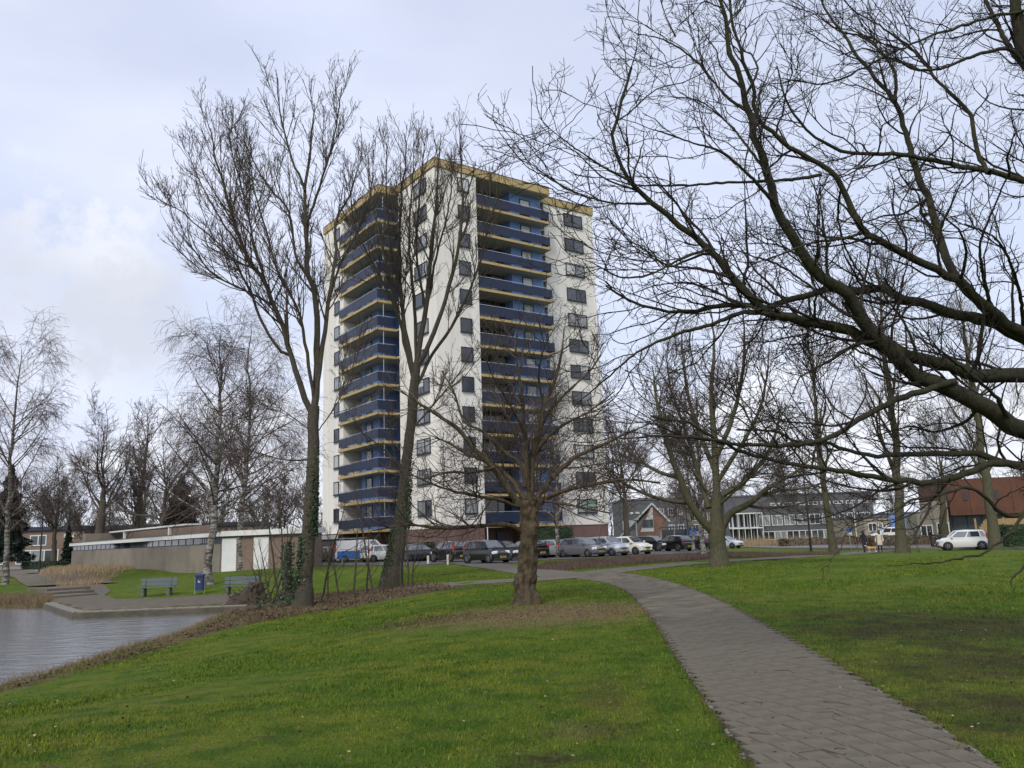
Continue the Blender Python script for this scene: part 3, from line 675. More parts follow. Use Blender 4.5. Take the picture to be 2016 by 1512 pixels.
def lumpy(me, amp, sc, seed=0, first=None, rest=.2):
    n = len(me.vertices); co = np.empty(n * 3, np.float32); me.vertices.foreach_get('co', co); no = np.empty(n * 3, np.float32); me.vertices.foreach_get('normal', no)
    co = co.reshape(-1, 3); no = no.reshape(-1, 3)
    for i in range(n):
        p = Vector((co[i][0], co[i][1], co[i][2] * .6)) * sc + Vector((seed, 0, 0)); d = mnoise.noise(p) + .5 * mnoise.noise(p * 2.3)
        co[i] += no[i] * amp * d * (1 if first is None or i < first else rest)
    me.vertices.foreach_set('co', co.ravel()); me.update()
def limbs_px(limbs, Y0, K, base, rs):
    """traced limbs: (pixel points, depth offset at start, at end, radius px start, end)"""
    P = np.zeros((len(limbs), K, 3)); R = np.zeros((len(limbs), K))
    for i, (pts, d0, d1, r0, r1) in enumerate(limbs):
        n = len(pts); ys = Y0 + np.linspace(d0, d1, n)
        q = resample([dp(x, y, Y) for (x, y), Y in zip(pts, ys)], K)
        s = np.linalg.norm(q[-1] - q[0]); jit = rs.normal(size=(K, 3)) * s * .0016; jit[0] = 0; q = q + jit
        P[i] = q - base; g = np.linspace(0, 1, K); e_ = .8 if K < 40 else 1.1; R[i] = (r0 * (1 - g) ** e_ + r1 * (1 - (1 - g) ** e_)) * Y0 / FPX
    return P, R
def make_tree(name, label, base, trunk_sets, crown_sets, barkm, twigm, group=None, lump=None):
    t = thing(name, label, 'tree', base, 0, group)
    me = mesh_sets('trunk', trunk_sets, barkm)
    nf = trunk_sets[0][0].shape[1] * trunk_sets[0][2]
    if lump: lumpy(me, *lump, first=nf)
    if lump and trunk_sets[0][2] > 30: lumpy(me, .03, 15, 2, first=nf, rest=.1)
    link('trunk', me, t)
    link('crown', mesh_sets('crown', crown_sets, twigm), t)
    return t
def traced(name, label, foot, trunk_px, limbs, barkm, twigm, seed, lv, extra=0, lump=None, trunkS=14, Y=None, flare=1.5, limb_sides=8, group=None):
    rs = np.random.RandomState(seed); base = gt(*foot) if Y is None else None
    Y0 = base[1]
    (tp, tr) = trunk_px; K = 28 if trunkS < 30 else 70
    q = resample([dp(x, y, Y0) for x, y in tp], K); q[0] = base - np.array([0, 0, .25])
    rad = np.interp(np.linspace(0, 1, K), np.linspace(0, 1, len(tr)), tr) * Y0 / FPX
    rad *= 1 + (flare - 1) * np.maximum(0, 1 - np.arange(K) / (K * .14)) ** 1.5
    TP = (q - base)[None]; TR = rad[None]
    LP, LR = limbs_px(limbs, Y0, 22, base, rs)
    tsets = [(TP, TR, trunkS), (LP, LR, limb_sides)]
    # limbs toward and away from the camera, which a flat tracing cannot show
    if extra:
        XP, XR = tgrow(TP, TR, 0, .62, .97, 55, *lv['xlen'], 14, .5, LR[:, -1].mean() * 1.2, .06, .05, rs, .3, fixed=extra)
        tsets.append((XP, XR, 6)); src = [(LP, LR), (XP, XR)]
    else: src = [(LP, LR)]
    crown = []
    for P, R in src:
        cur = (P, R)
        for L in lv['levels']:
            nP, nR = tgrow(cur[0], cur[1], L['n'], L.get('t0', .15), L.get('t1', 1), L['a'], L['l'][0], L['l'][1], L['K'], L.get('rr', .6), L['rt'], L.get('w', .12), L.get('up', .05), rs, L.get('tl', .4), nmin=L.get('nmin', 0))
            crown.append((nP, nR, L['S'])); cur = (nP, nR)
    return make_tree(name, label, base, tsets, crown, barkm, twigm, group, lump)

# --- the twin-stemmed tree on the pond bank
lvA = dict(xlen=(5, 8), levels=[dict(n=2.9, a=31, l=(1.7, 3.9), K=9, rt=.012, S=5, w=.07, up=.10, t0=.22, rr=.5, tl=.62), dict(n=3.6, a=35, l=(.6, 1.6), K=6, rt=.0080, S=4, w=.10, up=.12), dict(n=4.2, a=38, l=(.25, .7), K=4, rt=.0058, S=3, w=.12, up=.14), dict(n=3.2, a=38, l=(.12, .36), K=3, rt=.0055, S=3, w=.15, up=.08)])
treeA = traced('bare_tree', 'tall bare twin-stemmed tree with ivy at its foot on the pond bank', (595, 1196),
    ([(595, 1196), (603, 1110), (611, 1000), (617, 900), (617, 800)], [17, 14, 12.2, 11.2, 11]),
    [([(613, 812), (600, 780), (571, 696), (560, 650), (537, 597), (522, 556), (488, 507), (466, 450), (447, 386), (428, 326), (413, 254)], 0, -1.0, 6.27, 1.0),
     ([(617, 812), (623, 750), (624, 696), (624, 620), (620, 571), (605, 537), (602, 469), (600, 375), (609, 318), (620, 205)], 0, .8, 7.59, 1.0),
     ([(600, 375), (590, 345), (579, 326), (560, 260), (549, 205), (545, 145)], .5, .2, 2.64, .8),
     ([(621, 780), (632, 700), (643, 620), (652, 560), (660, 500), (662, 432), (690, 380), (712, 300)], 0, 1.6, 5.61, .8),
     ([(571, 700), (549, 688), (526, 654), (503, 605), (488, 563), (450, 499), (405, 458), (356, 416), (310, 392)], 0, -1.6, 3.3, .7),
     ([(618, 790), (605, 700), (590, 620), (565, 565), (545, 530), (520, 440), (500, 370), (490, 300)], 0, -2.5, 3.63, .7),
     ([(620, 571), (600, 535), (583, 507), (577, 470), (571, 424), (555, 395), (534, 375), (500, 320), (481, 275)], .4, 2.2, 3.3, .7),
     ([(648, 590), (670, 520), (700, 460), (725, 400), (735, 340)], .8, 3.0, 2.97, .7),
     ([(604, 440), (625, 380), (650, 300), (665, 230), (672, 170)], .5, -1.2, 2.97, .7),
     ([(522, 556), (500, 480), (478, 380), (455, 290), (450, 245)], -.3, 1.6, 2.64, .7),
     ([(488, 507), (440, 440), (395, 360), (370, 300)], -.6, .8, 2.38, .7),
     ([(537, 600), (480, 570), (420, 540), (380, 490), (345, 450)], -.4, -2.6, 2.64, .6),
     ([(611, 905), (560, 905), (500, 890), (440, 880)], 0, -1.5, 1.58, .6), ([(616, 850), (560, 810), (520, 780)], 0, 1, 1.45, .6),
     ([(618, 860), (660, 800), (690, 740), (700, 690)], 0, .8, 1.58, .6)],
    'bark_brown', 'twig_brown', 3, lvA, lump=(.04, 2.2), flare=1.35)
# --- the ivy-clad tree beside it
lvB = dict(xlen=(5, 8), levels=[dict(L, n=L['n'] * f) for L, f in zip(lvA['levels'], (.9, .9, .8, .7))])
treeB = traced('bare_tree', 'tall bare vase-shaped tree with ivy-clad leaning trunk before the tower', (768, 1158),
    ([(768, 1158), (784, 1070), (795, 960), (806, 860), (815, 770), (820, 715)], [17.5, 14.5, 11, 9.8, 9.8, 9]),
    [([(816, 740), (802, 680), (792, 600), (786, 500), (790, 400), (800, 300), (795, 262)], 0, -1.2, 5.12, .7),
     ([(819, 725), (826, 680), (840, 600), (850, 480), (860, 380), (868, 262)], 0, .6, 6.08, .7),
     ([(822, 720), (848, 670), (880, 580), (903, 480), (910, 380), (903, 245)], 0, -.8, 5.12, .7),
     ([(812, 740), (796, 670), (770, 560), (745, 450), (730, 380), (725, 300)], 0, 1.4, 3.84, .7),
     ([(820, 760), (850, 700), (890, 640), (930, 560), (958, 460), (965, 345)], 0, 1.8, 3.84, .7),
     ([(804, 680), (775, 600), (735, 520), (700, 450), (690, 380)], 0, -2.2, 3.2, .7),
     ([(845, 580), (860, 500), (885, 400), (890, 300)], .3, 2.4, 2.88, .7), ([(838, 610), (820, 500), (825, 400), (835, 280)], .3, -2.4, 2.88, .7),
     ([(792, 600), (770, 480), (760, 380), (762, 280)], -.6, -2.4, 2.88, .7), ([(808, 850), (850, 800), (900, 740), (930, 690)], 0, -1.2, 2.4, .6),
     ([(800, 930), (750, 880), (710, 850)], 0, -.6, 1.6, .5), ([(820, 715), (815, 600), (805, 480), (812, 360), (815, 280)], 0, 2.6, 3.84, .7)],
    'bark_brown', 'twig_brown', 8, lvB, lump=(.05, 2.0), flare=1.4)
# --- the gnarled tree in the middle of the lawn
lvC = dict(xlen=(2.6, 4.0), levels=[dict(n=5.0, a=48, l=(.7, 1.9), K=8, rt=.0065, S=5, w=.10, up=.05, t0=.22, rr=.55), dict(n=6.2, a=46, l=(.35, 1.0), K=6, rt=.0045, S=4, w=.13, up=.05), dict(n=6.2, a=44, l=(.15, .5), K=4, rt=.0036, S=3, w=.14, up=.06)])
treeC = traced('bare_tree', 'low spreading bare tree with gnarled lumpy trunk in the middle of the lawn', (1036, 1190),
    ([(1036, 1190), (1034, 1150), (1038, 1110), (1042, 1060), (1042, 1020), (1042, 985)], [23, 20, 18, 16.5, 18, 17]),
    [([(1030, 1000), (993, 953), (973, 920), (936, 887), (903, 846), (862, 817), (817, 789), (790, 770)], 0, -1.2, 7.41, 1.2),
     ([(1034, 985), (1010, 950), (985, 925), (950, 905), (915, 890), (880, 870), (830, 850)], 0, 1.3, 5.85, 1),
     ([(1036, 960), (1026, 916), (985, 883), (952, 850), (915, 830), (895, 776), (870, 730)], 0, .8, 4.68, .9),
     ([(1030, 1050), (1010, 1036), (977, 1033), (923, 1037), (862, 1039), (800, 1033), (730, 1045)], 0, -1.5, 5.07, 1),
     ([(1044, 990), (1046, 936), (1050, 887), (1063, 846), (1071, 797), (1088, 760), (1105, 700), (1110, 650)], 0, .5, 8.19, .9),
     ([(1042, 969), (1036, 908), (1034, 846), (1030, 797), (1024, 750), (1015, 690), (1020, 640)], 0, -1.0, 5.07, .9),
     ([(1052, 985), (1075, 955), (1092, 936), (1133, 899), (1170, 883), (1231, 854), (1290, 830)], 0, .8, 6.24, .9),
     ([(1055, 1000), (1075, 980), (1092, 973), (1129, 961), (1190, 949), (1231, 944), (1300, 950)], 0, -1.6, 5.46, .9),
     ([(1063, 846), (1090, 800), (1130, 760), (1170, 720), (1190, 680)], .3, 1.8, 3.9, .8), ([(1050, 900), (1080, 860), (1120, 830), (1160, 810), (1210, 770)], .2, -1.8, 3.9, .8),
     ([(1034, 850), (1000, 790), (970, 740), (950, 690)], -.5, -2, 3.51, .8), ([(1044, 930), (1015, 860), (990, 800), (975, 760)], 0, 2.2, 3.9, .8),
     ([(973, 920), (930, 930), (880, 930), (830, 945)], -.5, -2.4, 3.12, .8), ([(1025, 1000), (985, 985), (930, 975), (870, 960), (810, 935)], 0, -2.6, 4.29, .8),
     ([(1060, 985), (1100, 990), (1150, 1000), (1200, 1010)], 0, -2.4, 3.12, .8), ([(1071, 797), (1060, 740), (1070, 680), (1060, 630)], .4, -.6, 3.12, .7)],
    'bark_gnarl', 'twig_brown', 21, lvC, extra=5, lump=(.085, 5.0), trunkS=36, flare=1.4)
# --- the round-crowned tree by the right-hand path
lvD = dict(xlen=(4, 6.5), levels=[dict(n=3.0, a=42, l=(1.2, 3.4), K=8, rt=.012, S=5, w=.09, up=.05, t0=.28, rr=.5), dict(n=4.2, a=42, l=(.6, 1.8), K=6, rt=.009, S=4, w=.12, up=.05), dict(n=5.6, a=42, l=(.3, .8), K=4, rt=.0072, S=3, w=.12, up=.06)])
treeD = traced('bare_tree', 'broad bare tree with mossy forked trunk beside the far end of the path', (1416, 1115),
    ([(1416, 1115), (1414, 1077), (1411, 1045), (1411, 1010), (1411, 975)], [18, 15.5, 16, 12, 10]),
    [([(1402, 1045), (1390, 1033), (1367, 1004), (1351, 973), (1336, 933), (1326, 910), (1308, 850), (1292, 780), (1285, 720)], 0, -1.2, 8.5, .9),
     ([(1420, 1040), (1440, 1010), (1467, 996), (1492, 979), (1513, 960), (1563, 931), (1600, 900)], 0, -1.4, 7.65, .9),
     ([(1415, 1000), (1424, 973), (1461, 954), (1472, 935), (1500, 910), (1525, 860), (1540, 790)], 0, 1.2, 6.8, .9),
     ([(1411, 985), (1409, 921), (1405, 850), (1400, 770), (1405, 690), (1400, 610)], 0, .4, 8.07, .8),
     ([(1353, 990), (1305, 983), (1263, 969), (1211, 942), (1170, 930)], 0, -1.5, 4.25, .8), ([(1340, 940), (1300, 930), (1250, 900), (1210, 860)], 0, 1.8, 4.25, .8),
     ([(1409, 930), (1380, 860), (1355, 780), (1345, 700), (1340, 640)], 0, 2.0, 5.52, .8), ([(1410, 900), (1440, 830), (1460, 750), (1465, 670), (1462, 600)], 0, -1.8, 5.52, .8),
     ([(1411, 950), (1450, 890), (1490, 820), (1510, 740), (1515, 680)], 0, -2.8, 5.1, .8), ([(1395, 1000), (1375, 930), (1350, 850), (1320, 760), (1310, 690)], 0, 3.0, 5.1, .8),
     ([(1500, 975), (1540, 965), (1590, 960), (1640, 940)], -.6, -2, 3.4, .7), ([(1470, 995), (1510, 1000), (1560, 995), (1600, 985)], -.4, 1.6, 3.4, .7)],
    'bark_mossy', 'twig_brown', 33, lvD, extra=4, lump=(.05, 2.0), flare=1.25)
# --- the big foreground tree: trunk just outside the frame on the right
FY = 10.5
fb = np.array([9.4, 11.6, 0.0]); fb[2] = hz(fb[0], fb[1])
JL, JM, JH = (2330, 930), (2320, 800), (2300, 560)
LF = [([JM, (2180, 900), (2016, 845), (1990, 836), (1930, 795), (1863, 765), (1813, 745), (1774, 715), (1747, 685), (1707, 642), (1681, 602), (1664, 576), (1625, 552), (1589, 514), (1552, 461), (1528, 405), (1512, 344), (1491, 283), (1475, 227), (1459, 162), (1443, 121), (1427, 40), (1415, -40)], .9, -1.4, 34, 2.2),
      ([JM, (2160, 760), (2016, 736), (1962, 741), (1916, 738), (1863, 718), (1797, 702), (1747, 684), (1698, 662), (1651, 645), (1598, 632), (1542, 622), (1499, 612), (1443, 547), (1394, 490), (1342, 445), (1281, 401), (1240, 356), (1208, 275), (1224, 202), (1245, 134)], .9, -.9, 27, 1.6),
      ([(1560, 625), (1466, 616), (1400, 638), (1330, 660), (1260, 690), (1200, 740), (1130, 800)], -.4, -.2, 7, 1.2),
      ([JH, (2180, 720), (2016, 668), (1962, 639), (1916, 626), (1863, 616), (1813, 596), (1764, 583), (1731, 569), (1681, 573), (1640, 565), (1600, 578), (1550, 590), (1500, 605), (1420, 600), (1340, 615), (1260, 600), (1190, 560)], .9, .2, 24, 1.4),
      ([(2070, 690), (1985, 645), (1929, 599), (1896, 560), (1864, 510), (1848, 466), (1828, 389), (1807, 344), (1795, 300), (1779, 251), (1763, 202), (1726, 154), (1686, 109), (1666, 73), (1629, 24), (1600, -30)], .5, 1.2, 15, 1.6),
      ([(1763, 198), (1761, 142), (1726, 93), (1690, 70), (1650, 60), (1600, 20)], .9, 1.4, 5.5, 1.2),
      ([(2080, 690), (1990, 640), (1941, 600), (1888, 555), (1807, 514), (1747, 482), (1702, 457), (1678, 413), (1657, 364), (1617, 328), (1564, 296), (1524, 263), (1491, 231), (1479, 162), (1459, 101), (1440, 40), (1436, -30)], .5, -.6, 14, 1.8),
      ([JH, (2180, 420), (2016, 356), (1949, 340), (1836, 316), (1767, 304), (1670, 300), (1605, 271), (1564, 227), (1544, 182), (1530, 130)], 1.0, .4, 13, 1.3),
      ([(2320, 300), (2150, 260), (2060, 180), (2016, 110), (2003, 40), (1996, -60)], 1.0, .6, 15, 9), ([(2060, 180), (1990, 97), (1960, 40), (1930, -20)], .8, 1.4, 10, 3),
      ([(2250, -20), (2100, 10), (2016, 20), (1908, 45), (1807, 81), (1726, 121), (1645, 160), (1600, 163), (1550, 158), (1490, 175)], .9, -.4, 6, 1.2),
      ([(2020, 130), (1989, 97), (1920, 109), (1856, 134), (1807, 138), (1767, 121), (1706, 97), (1650, 110)], .8, -.2, 6.5, 1.2),
      ([(1949, 340), (1941, 336), (1920, 283), (1908, 223), (1848, 162), (1807, 109), (1747, 61), (1686, 24), (1653, -10)], .7, 1.6, 7.5, 1.5),
      ([(1281, 401), (1200, 399), (1130, 378), (1080, 350), (1040, 330), (1000, 285)], -.8, -1.0, 3.4, .8), ([(1240, 356), (1190, 330), (1130, 290), (1090, 260), (1060, 230)], -.9, -1.2, 3, .8),
      ([(1617, 344), (1570, 352), (1524, 356), (1423, 360), (1321, 366), (1249, 364), (1200, 352), (1130, 345)], -.2, -.9, 4.5, 1),
      ([(1880, 751), (1830, 765), (1780, 781), (1731, 804), (1684, 831), (1645, 854), (1612, 867), (1549, 877), (1466, 874), (1400, 867), (1330, 858), (1250, 862)], .3, -.8, 9.5, 1.2),
      ([JL, (2150, 945), (2016, 917), (1962, 907), (1916, 893), (1863, 892), (1797, 893), (1731, 897), (1681, 890), (1631, 874), (1580, 872), (1520, 850), (1450, 845)], .9, .9, 15, 1.4),
      ([(2030, 922), (1962, 912), (1916, 927), (1870, 943), (1830, 948), (1774, 946), (1731, 940), (1681, 930), (1598, 920), (1532, 910), (1483, 897), (1433, 877), (1400, 857), (1350, 830), (1280, 820)], .7, -.8, 10.5, 1.2),
      ([JL, (2150, 985), (2060, 985), (2016, 1017), (1991, 1047), (1969, 1066), (1943, 1086), (1904, 1097), (1861, 1104), (1818, 1110), (1749, 1114)], .9, -1.6, 7.5, .7),
      ([(2045, 985), (2000, 1017), (1963, 1004), (1937, 976), (1904, 960), (1861, 971), (1796, 986), (1753, 1006), (1731, 1010), (1680, 1030)], .6, -.8, 6, 1.2),
      ([(2110, 985), (2060, 1060), (2016, 1116), (1991, 1142), (1997, 1162)], .7, -1.0, 6, 1.2),
      ([(1707, 642), (1640, 600), (1590, 560), (1530, 520), (1470, 500), (1400, 470)], 0, 1.2, 5, 1.1), ([(1528, 405), (1480, 350), (1420, 300), (1360, 280), (1290, 255)], -.8, -1.8, 4.6, 1),
      ([(1512, 344), (1480, 300), (1440, 250), (1380, 200), (1320, 190)], -.9, -.1, 4.2, 1), ([(1491, 231), (1430, 190), (1370, 120), (1310, 80), (1250, 65)], -.6, .4, 4.6, 1),
      ([(1330, 72), (1310, 30), (1295, -20)], .4, .5, 2.4, 1), ([(1702, 457), (1660, 470), (1600, 478), (1540, 500), (1480, 520)], 0, -1.6, 4.5, 1), ([(1657, 364), (1650, 430), (1670, 500), (1710, 560), (1740, 600)], 0, 1.8, 3.4, 1.4),
      ([(1828, 389), (1780, 420), (1740, 425), (1690, 440), (1640, 430)], .8, 1.8, 4, 1), ([(1795, 300), (1740, 320), (1700, 330), (1640, 335)], 1, 2, 4, 1),
      ([(1443, 547), (1380, 530), (1310, 520), (1250, 480), (1190, 470)], -.6, .6, 4.5, 1), ([(1394, 490), (1340, 510), (1280, 540), (1220, 545), (1170, 520)], -.8, -1.6, 4, 1), ([(1499, 612), (1440, 590), (1370, 560), (1300, 560), (1240, 580)], -.5, 1.0, 4.5, 1),
      ([(1684, 831), (1640, 800), (1610, 750), (1590, 700), (1560, 660)], .1, 1.0, 3.2, 1), ([(1598, 920), (1610, 860), (1625, 800), (1620, 750)], -.2, 1.2, 3, 1), ([(1870, 943), (1840, 980), (1800, 1010), (1740, 1035)], .2, 1.2, 3, 1),
      ([(1962, 639), (1940, 560), (1930, 480), (1960, 400), (1990, 330)], .6, -.9, 6, 1.2), ([(2016, 668), (2010, 590), (1990, 520), (1960, 470), (1900, 440)], .7, -1.4, 6, 1.2), ([(1990, 836), (1960, 780), (1900, 730), (1850, 690), (1800, 660)], .6, -1.5, 6, 1.2),
      ([(1930, 795), (1900, 830), (1840, 850), (1790, 840), (1720, 860)], .4, 1.5, 5, 1.2)]
lvF = [dict(n=4.6, a=40, l=(.55, 2.2), K=10, rt=.0050, S=5, w=.19, up=.055, t0=.22, rr=.5, tl=.35), dict(n=5.2, a=46, l=(.25, .9), K=7, rt=.0034, S=4, w=.24, up=.06, t0=.12), dict(n=6.6, a=45, l=(.09, .36), K=4, rt=.0027, S=3, w=.2, up=.08, t0=.1), dict(n=5.5, a=45, l=(.03, .10), K=3, rt=.0026, S=3, w=.2, up=.1, t0=.2)]
rs = np.random.RandomState(77)
LP, LR = limbs_px([(a, b, c, d * .78, e if d < 8 or e < 1 else max(e * 1.3, 2.0)) for a, b, c, d, e in LF], FY, 48, fb, rs)
BARE = [19, 21]                                            # the two low drooping limbs carry hardly any twigs
tq = resample([fb + (0, 0, -.3), fb + (-.05, .05, 1.0), dp(2335, 940, 11.4), dp(2325, 800, 11.4), dp(2305, 560, 11.45), dp(2320, 300, 11.5)], 30)
tr_ = np.interp(np.linspace(0, 1, 30), [0, .12, .4, .7, 1], [.52, .40, .36, .30, .2])
crown = []; live = [i for i in range(len(LF)) if i not in BARE]; cur = (LP[live], LR[live])
for L in lvF:
    nP, nR = tgrow(cur[0], cur[1], L['n'], L.get('t0', .15), 1, L['a'], L['l'][0], L['l'][1], L['K'], L.get('rr', .6), L['rt'], L['w'], L['up'], rs, L.get('tl', .4))
    crown.append((nP, nR, L['S'])); cur = (nP, nR)
treeF = make_tree('bare_tree', 'great dark spreading tree reaching in from the right with a tangle of branches', fb, [((tq - fb)[None], tr_[None], 18), (LP, LR, 9)], crown, 'bark_dark', 'twig_dark', lump=(.02, 4))

# --- procedural trees: sets in local coordinates
def ptree(seed, H, form='oval', r0=None, dist=80):
    rs = np.random.RandomState(seed); K = 20; r0 = r0 or H * .017; mn = dist * .00014
    lean = rs.normal(size=2) * .03
    z = np.linspace(-.2, H * (.96 if form != 'spread' else .62), K); w = np.cumsum(rs.normal(size=(K, 2)) * H * .004, axis=0)
    TP = np.stack([lean[0] * z + w[:, 0], lean[1] * z + w[:, 1], z], 1)[None]; g = np.linspace(0, 1, K)
    TR = (r0 * (1 - g) ** .85 + mn * 1.5)[None]; TR[0, :2] *= np.array([1.45, 1.15])
    if form == 'oval':
        a, ra = tgrow(TP, TR, 0, .22, .98, 36, H * .30, H * .48, 14, .55, mn * 1.6, .05, .06, rs, .62, fixed=24)
        b, rb = tgrow(a, ra, 19 / H * 1.5, .15, 1, 38, H * .09, H * .2, 8, .55, mn * 1.2, .08, .05, rs)
        c, rc = tgrow(b, rb, 36 / H * 1.5, .1, 1, 40, H * .04, H * .1, 5, .6, mn, .1, .05, rs)
        d, rd = tgrow(c, rc, 29 / H * 1.5, .1, 1, 42, H * .015, H * .04, 3, .7, mn * .85, .12, .05, rs)
    elif form == 'spread':
        a, ra = tgrow(TP, TR, 0, .42, 1.0, 48, H * .40, H * .62, 16, .6, mn * 1.6, .07, .045, rs, .25, fixed=17)
        b, rb = tgrow(a, ra, 19 / H * 1.5, .15, 1, 42, H * .10, H * .24, 8, .55, mn * 1.2, .1, .04, rs)
        c, rc = tgrow(b, rb, 36 / H * 1.5, .1, 1, 42, H * .05, H * .11, 5, .6, mn, .12, .04, rs)
        d, rd = tgrow(c, rc, 29 / H * 1.5, .1, 1, 42, H * .02, H * .045, 3, .7, mn * .85, .14, .04, rs)
    else:                                                   # birch: fine weeping twigs
        a, ra = tgrow(TP, TR, 0, .2, .98, 54, H * .31, H * .46, 14, .42, mn * 1.5, .05, .035, rs, .6, fixed=44)
        b, rb = tgrow(a, ra, 21 / H * 1.5, .15, 1, 42, H * .07, H * .16, 9, .5, mn * 1.1, .08, -.07, rs)
        c, rc = tgrow(b, rb, (70 if H > 14 else 34) / H * 1.5, .1, 1, 45, H * .05, H * .14, 5, .6, mn * .85, .07, -.30, rs)
        d, rd = tgrow(c, rc, 14 / H * 1.5, .1, 1, 40, H * .02, H * .06, 3, .7, mn * .8, .08, -.3, rs)
    return (TP, TR), (a, ra), (b, rb), (c, rc), (d, rd)
def place_ptree(name, label, foot, H, form, seed, barkm, twigm, r0=None, group=None, Y=None, z=None):
    if Y is None: B = gt(*foot)
    else: B = dp(foot[0], foot[1], Y); B[2] = hz(B[0], B[1]) if z is None else z
    T, a, b, c, d = ptree(seed, H, form, r0, max(30, B[1]))
    return make_tree(name, label, B, [(*T, 10), (*a, 6)], [(*b, 4), (*c, 3), (*d, 3)], barkm, twigm, group)
place_ptree('birch_tree', 'weeping birch at the left edge of the picture', (4, 1151), 19.5, 'birch', 5, 'bark_birch', 'twig_birch', .21)
place_ptree('birch_tree', 'white-barked birch behind the blue litter bin', (412, 1150), 16.2, 'birch', 6, 'bark_birch', 'twig_birch', .24)
place_ptree('birch_tree', 'slender birch behind the low pavilion wall, left of the twin-stemmed tree', (478, 1122), 21.0, 'birch', 9, 'bark_birch', 'twig_birch', .22)
place_ptree('birch_tree', 'pale thin birch in front of the parked silver car', (1098, 1098), 13.0, 'birch', 12, 'bark_birch', 'twig_birch', .17)
place_ptree('birch_tree', 'thin birch beside the black hatchback with lit red tail lamp', (1365, 1087), 11.0, 'birch', 13, 'bark_birch', 'twig_birch', .14)
place_ptree('birch_tree', 'dark-footed birch just left of the mossy forked trunk', (1388, 1096), 11.5, 'birch', 14, 'bark_birch', 'twig_birch', .17)
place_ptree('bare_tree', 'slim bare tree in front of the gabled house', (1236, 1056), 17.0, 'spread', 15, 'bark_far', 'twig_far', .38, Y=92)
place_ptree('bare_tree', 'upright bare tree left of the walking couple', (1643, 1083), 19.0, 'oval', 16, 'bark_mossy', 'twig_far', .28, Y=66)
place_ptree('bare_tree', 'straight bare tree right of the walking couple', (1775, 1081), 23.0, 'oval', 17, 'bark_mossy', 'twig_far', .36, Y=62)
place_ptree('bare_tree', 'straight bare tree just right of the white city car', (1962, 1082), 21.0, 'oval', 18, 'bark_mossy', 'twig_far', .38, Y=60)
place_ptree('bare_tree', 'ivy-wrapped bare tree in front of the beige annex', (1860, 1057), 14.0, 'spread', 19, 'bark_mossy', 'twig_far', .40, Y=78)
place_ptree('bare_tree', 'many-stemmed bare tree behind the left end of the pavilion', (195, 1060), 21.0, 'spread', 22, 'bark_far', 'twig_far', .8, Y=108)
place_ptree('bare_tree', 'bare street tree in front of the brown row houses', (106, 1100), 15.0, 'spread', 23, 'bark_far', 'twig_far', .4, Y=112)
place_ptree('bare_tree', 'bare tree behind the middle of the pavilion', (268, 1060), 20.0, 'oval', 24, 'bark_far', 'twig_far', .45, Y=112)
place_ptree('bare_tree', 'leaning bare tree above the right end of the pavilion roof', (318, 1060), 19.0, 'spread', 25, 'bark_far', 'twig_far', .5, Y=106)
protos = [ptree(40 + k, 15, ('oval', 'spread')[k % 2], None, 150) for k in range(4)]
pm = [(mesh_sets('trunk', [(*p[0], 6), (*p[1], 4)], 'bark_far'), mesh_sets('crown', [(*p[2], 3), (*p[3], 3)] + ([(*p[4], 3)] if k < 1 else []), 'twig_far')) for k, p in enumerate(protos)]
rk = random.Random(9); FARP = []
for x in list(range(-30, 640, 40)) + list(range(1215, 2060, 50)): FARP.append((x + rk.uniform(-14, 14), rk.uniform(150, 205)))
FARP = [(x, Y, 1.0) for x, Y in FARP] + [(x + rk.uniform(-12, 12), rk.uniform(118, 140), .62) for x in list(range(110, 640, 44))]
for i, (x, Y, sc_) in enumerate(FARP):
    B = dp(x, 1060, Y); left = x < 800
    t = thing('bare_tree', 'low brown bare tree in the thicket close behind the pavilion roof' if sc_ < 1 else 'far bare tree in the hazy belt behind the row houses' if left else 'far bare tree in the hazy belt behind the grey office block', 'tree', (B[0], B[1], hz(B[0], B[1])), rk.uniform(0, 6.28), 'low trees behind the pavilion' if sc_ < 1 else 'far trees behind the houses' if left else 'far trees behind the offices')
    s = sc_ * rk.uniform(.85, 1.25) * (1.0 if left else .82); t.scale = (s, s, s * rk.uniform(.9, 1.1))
    a, b = pm[i % 4]; link('trunk', a, t); link('crown', b, t)

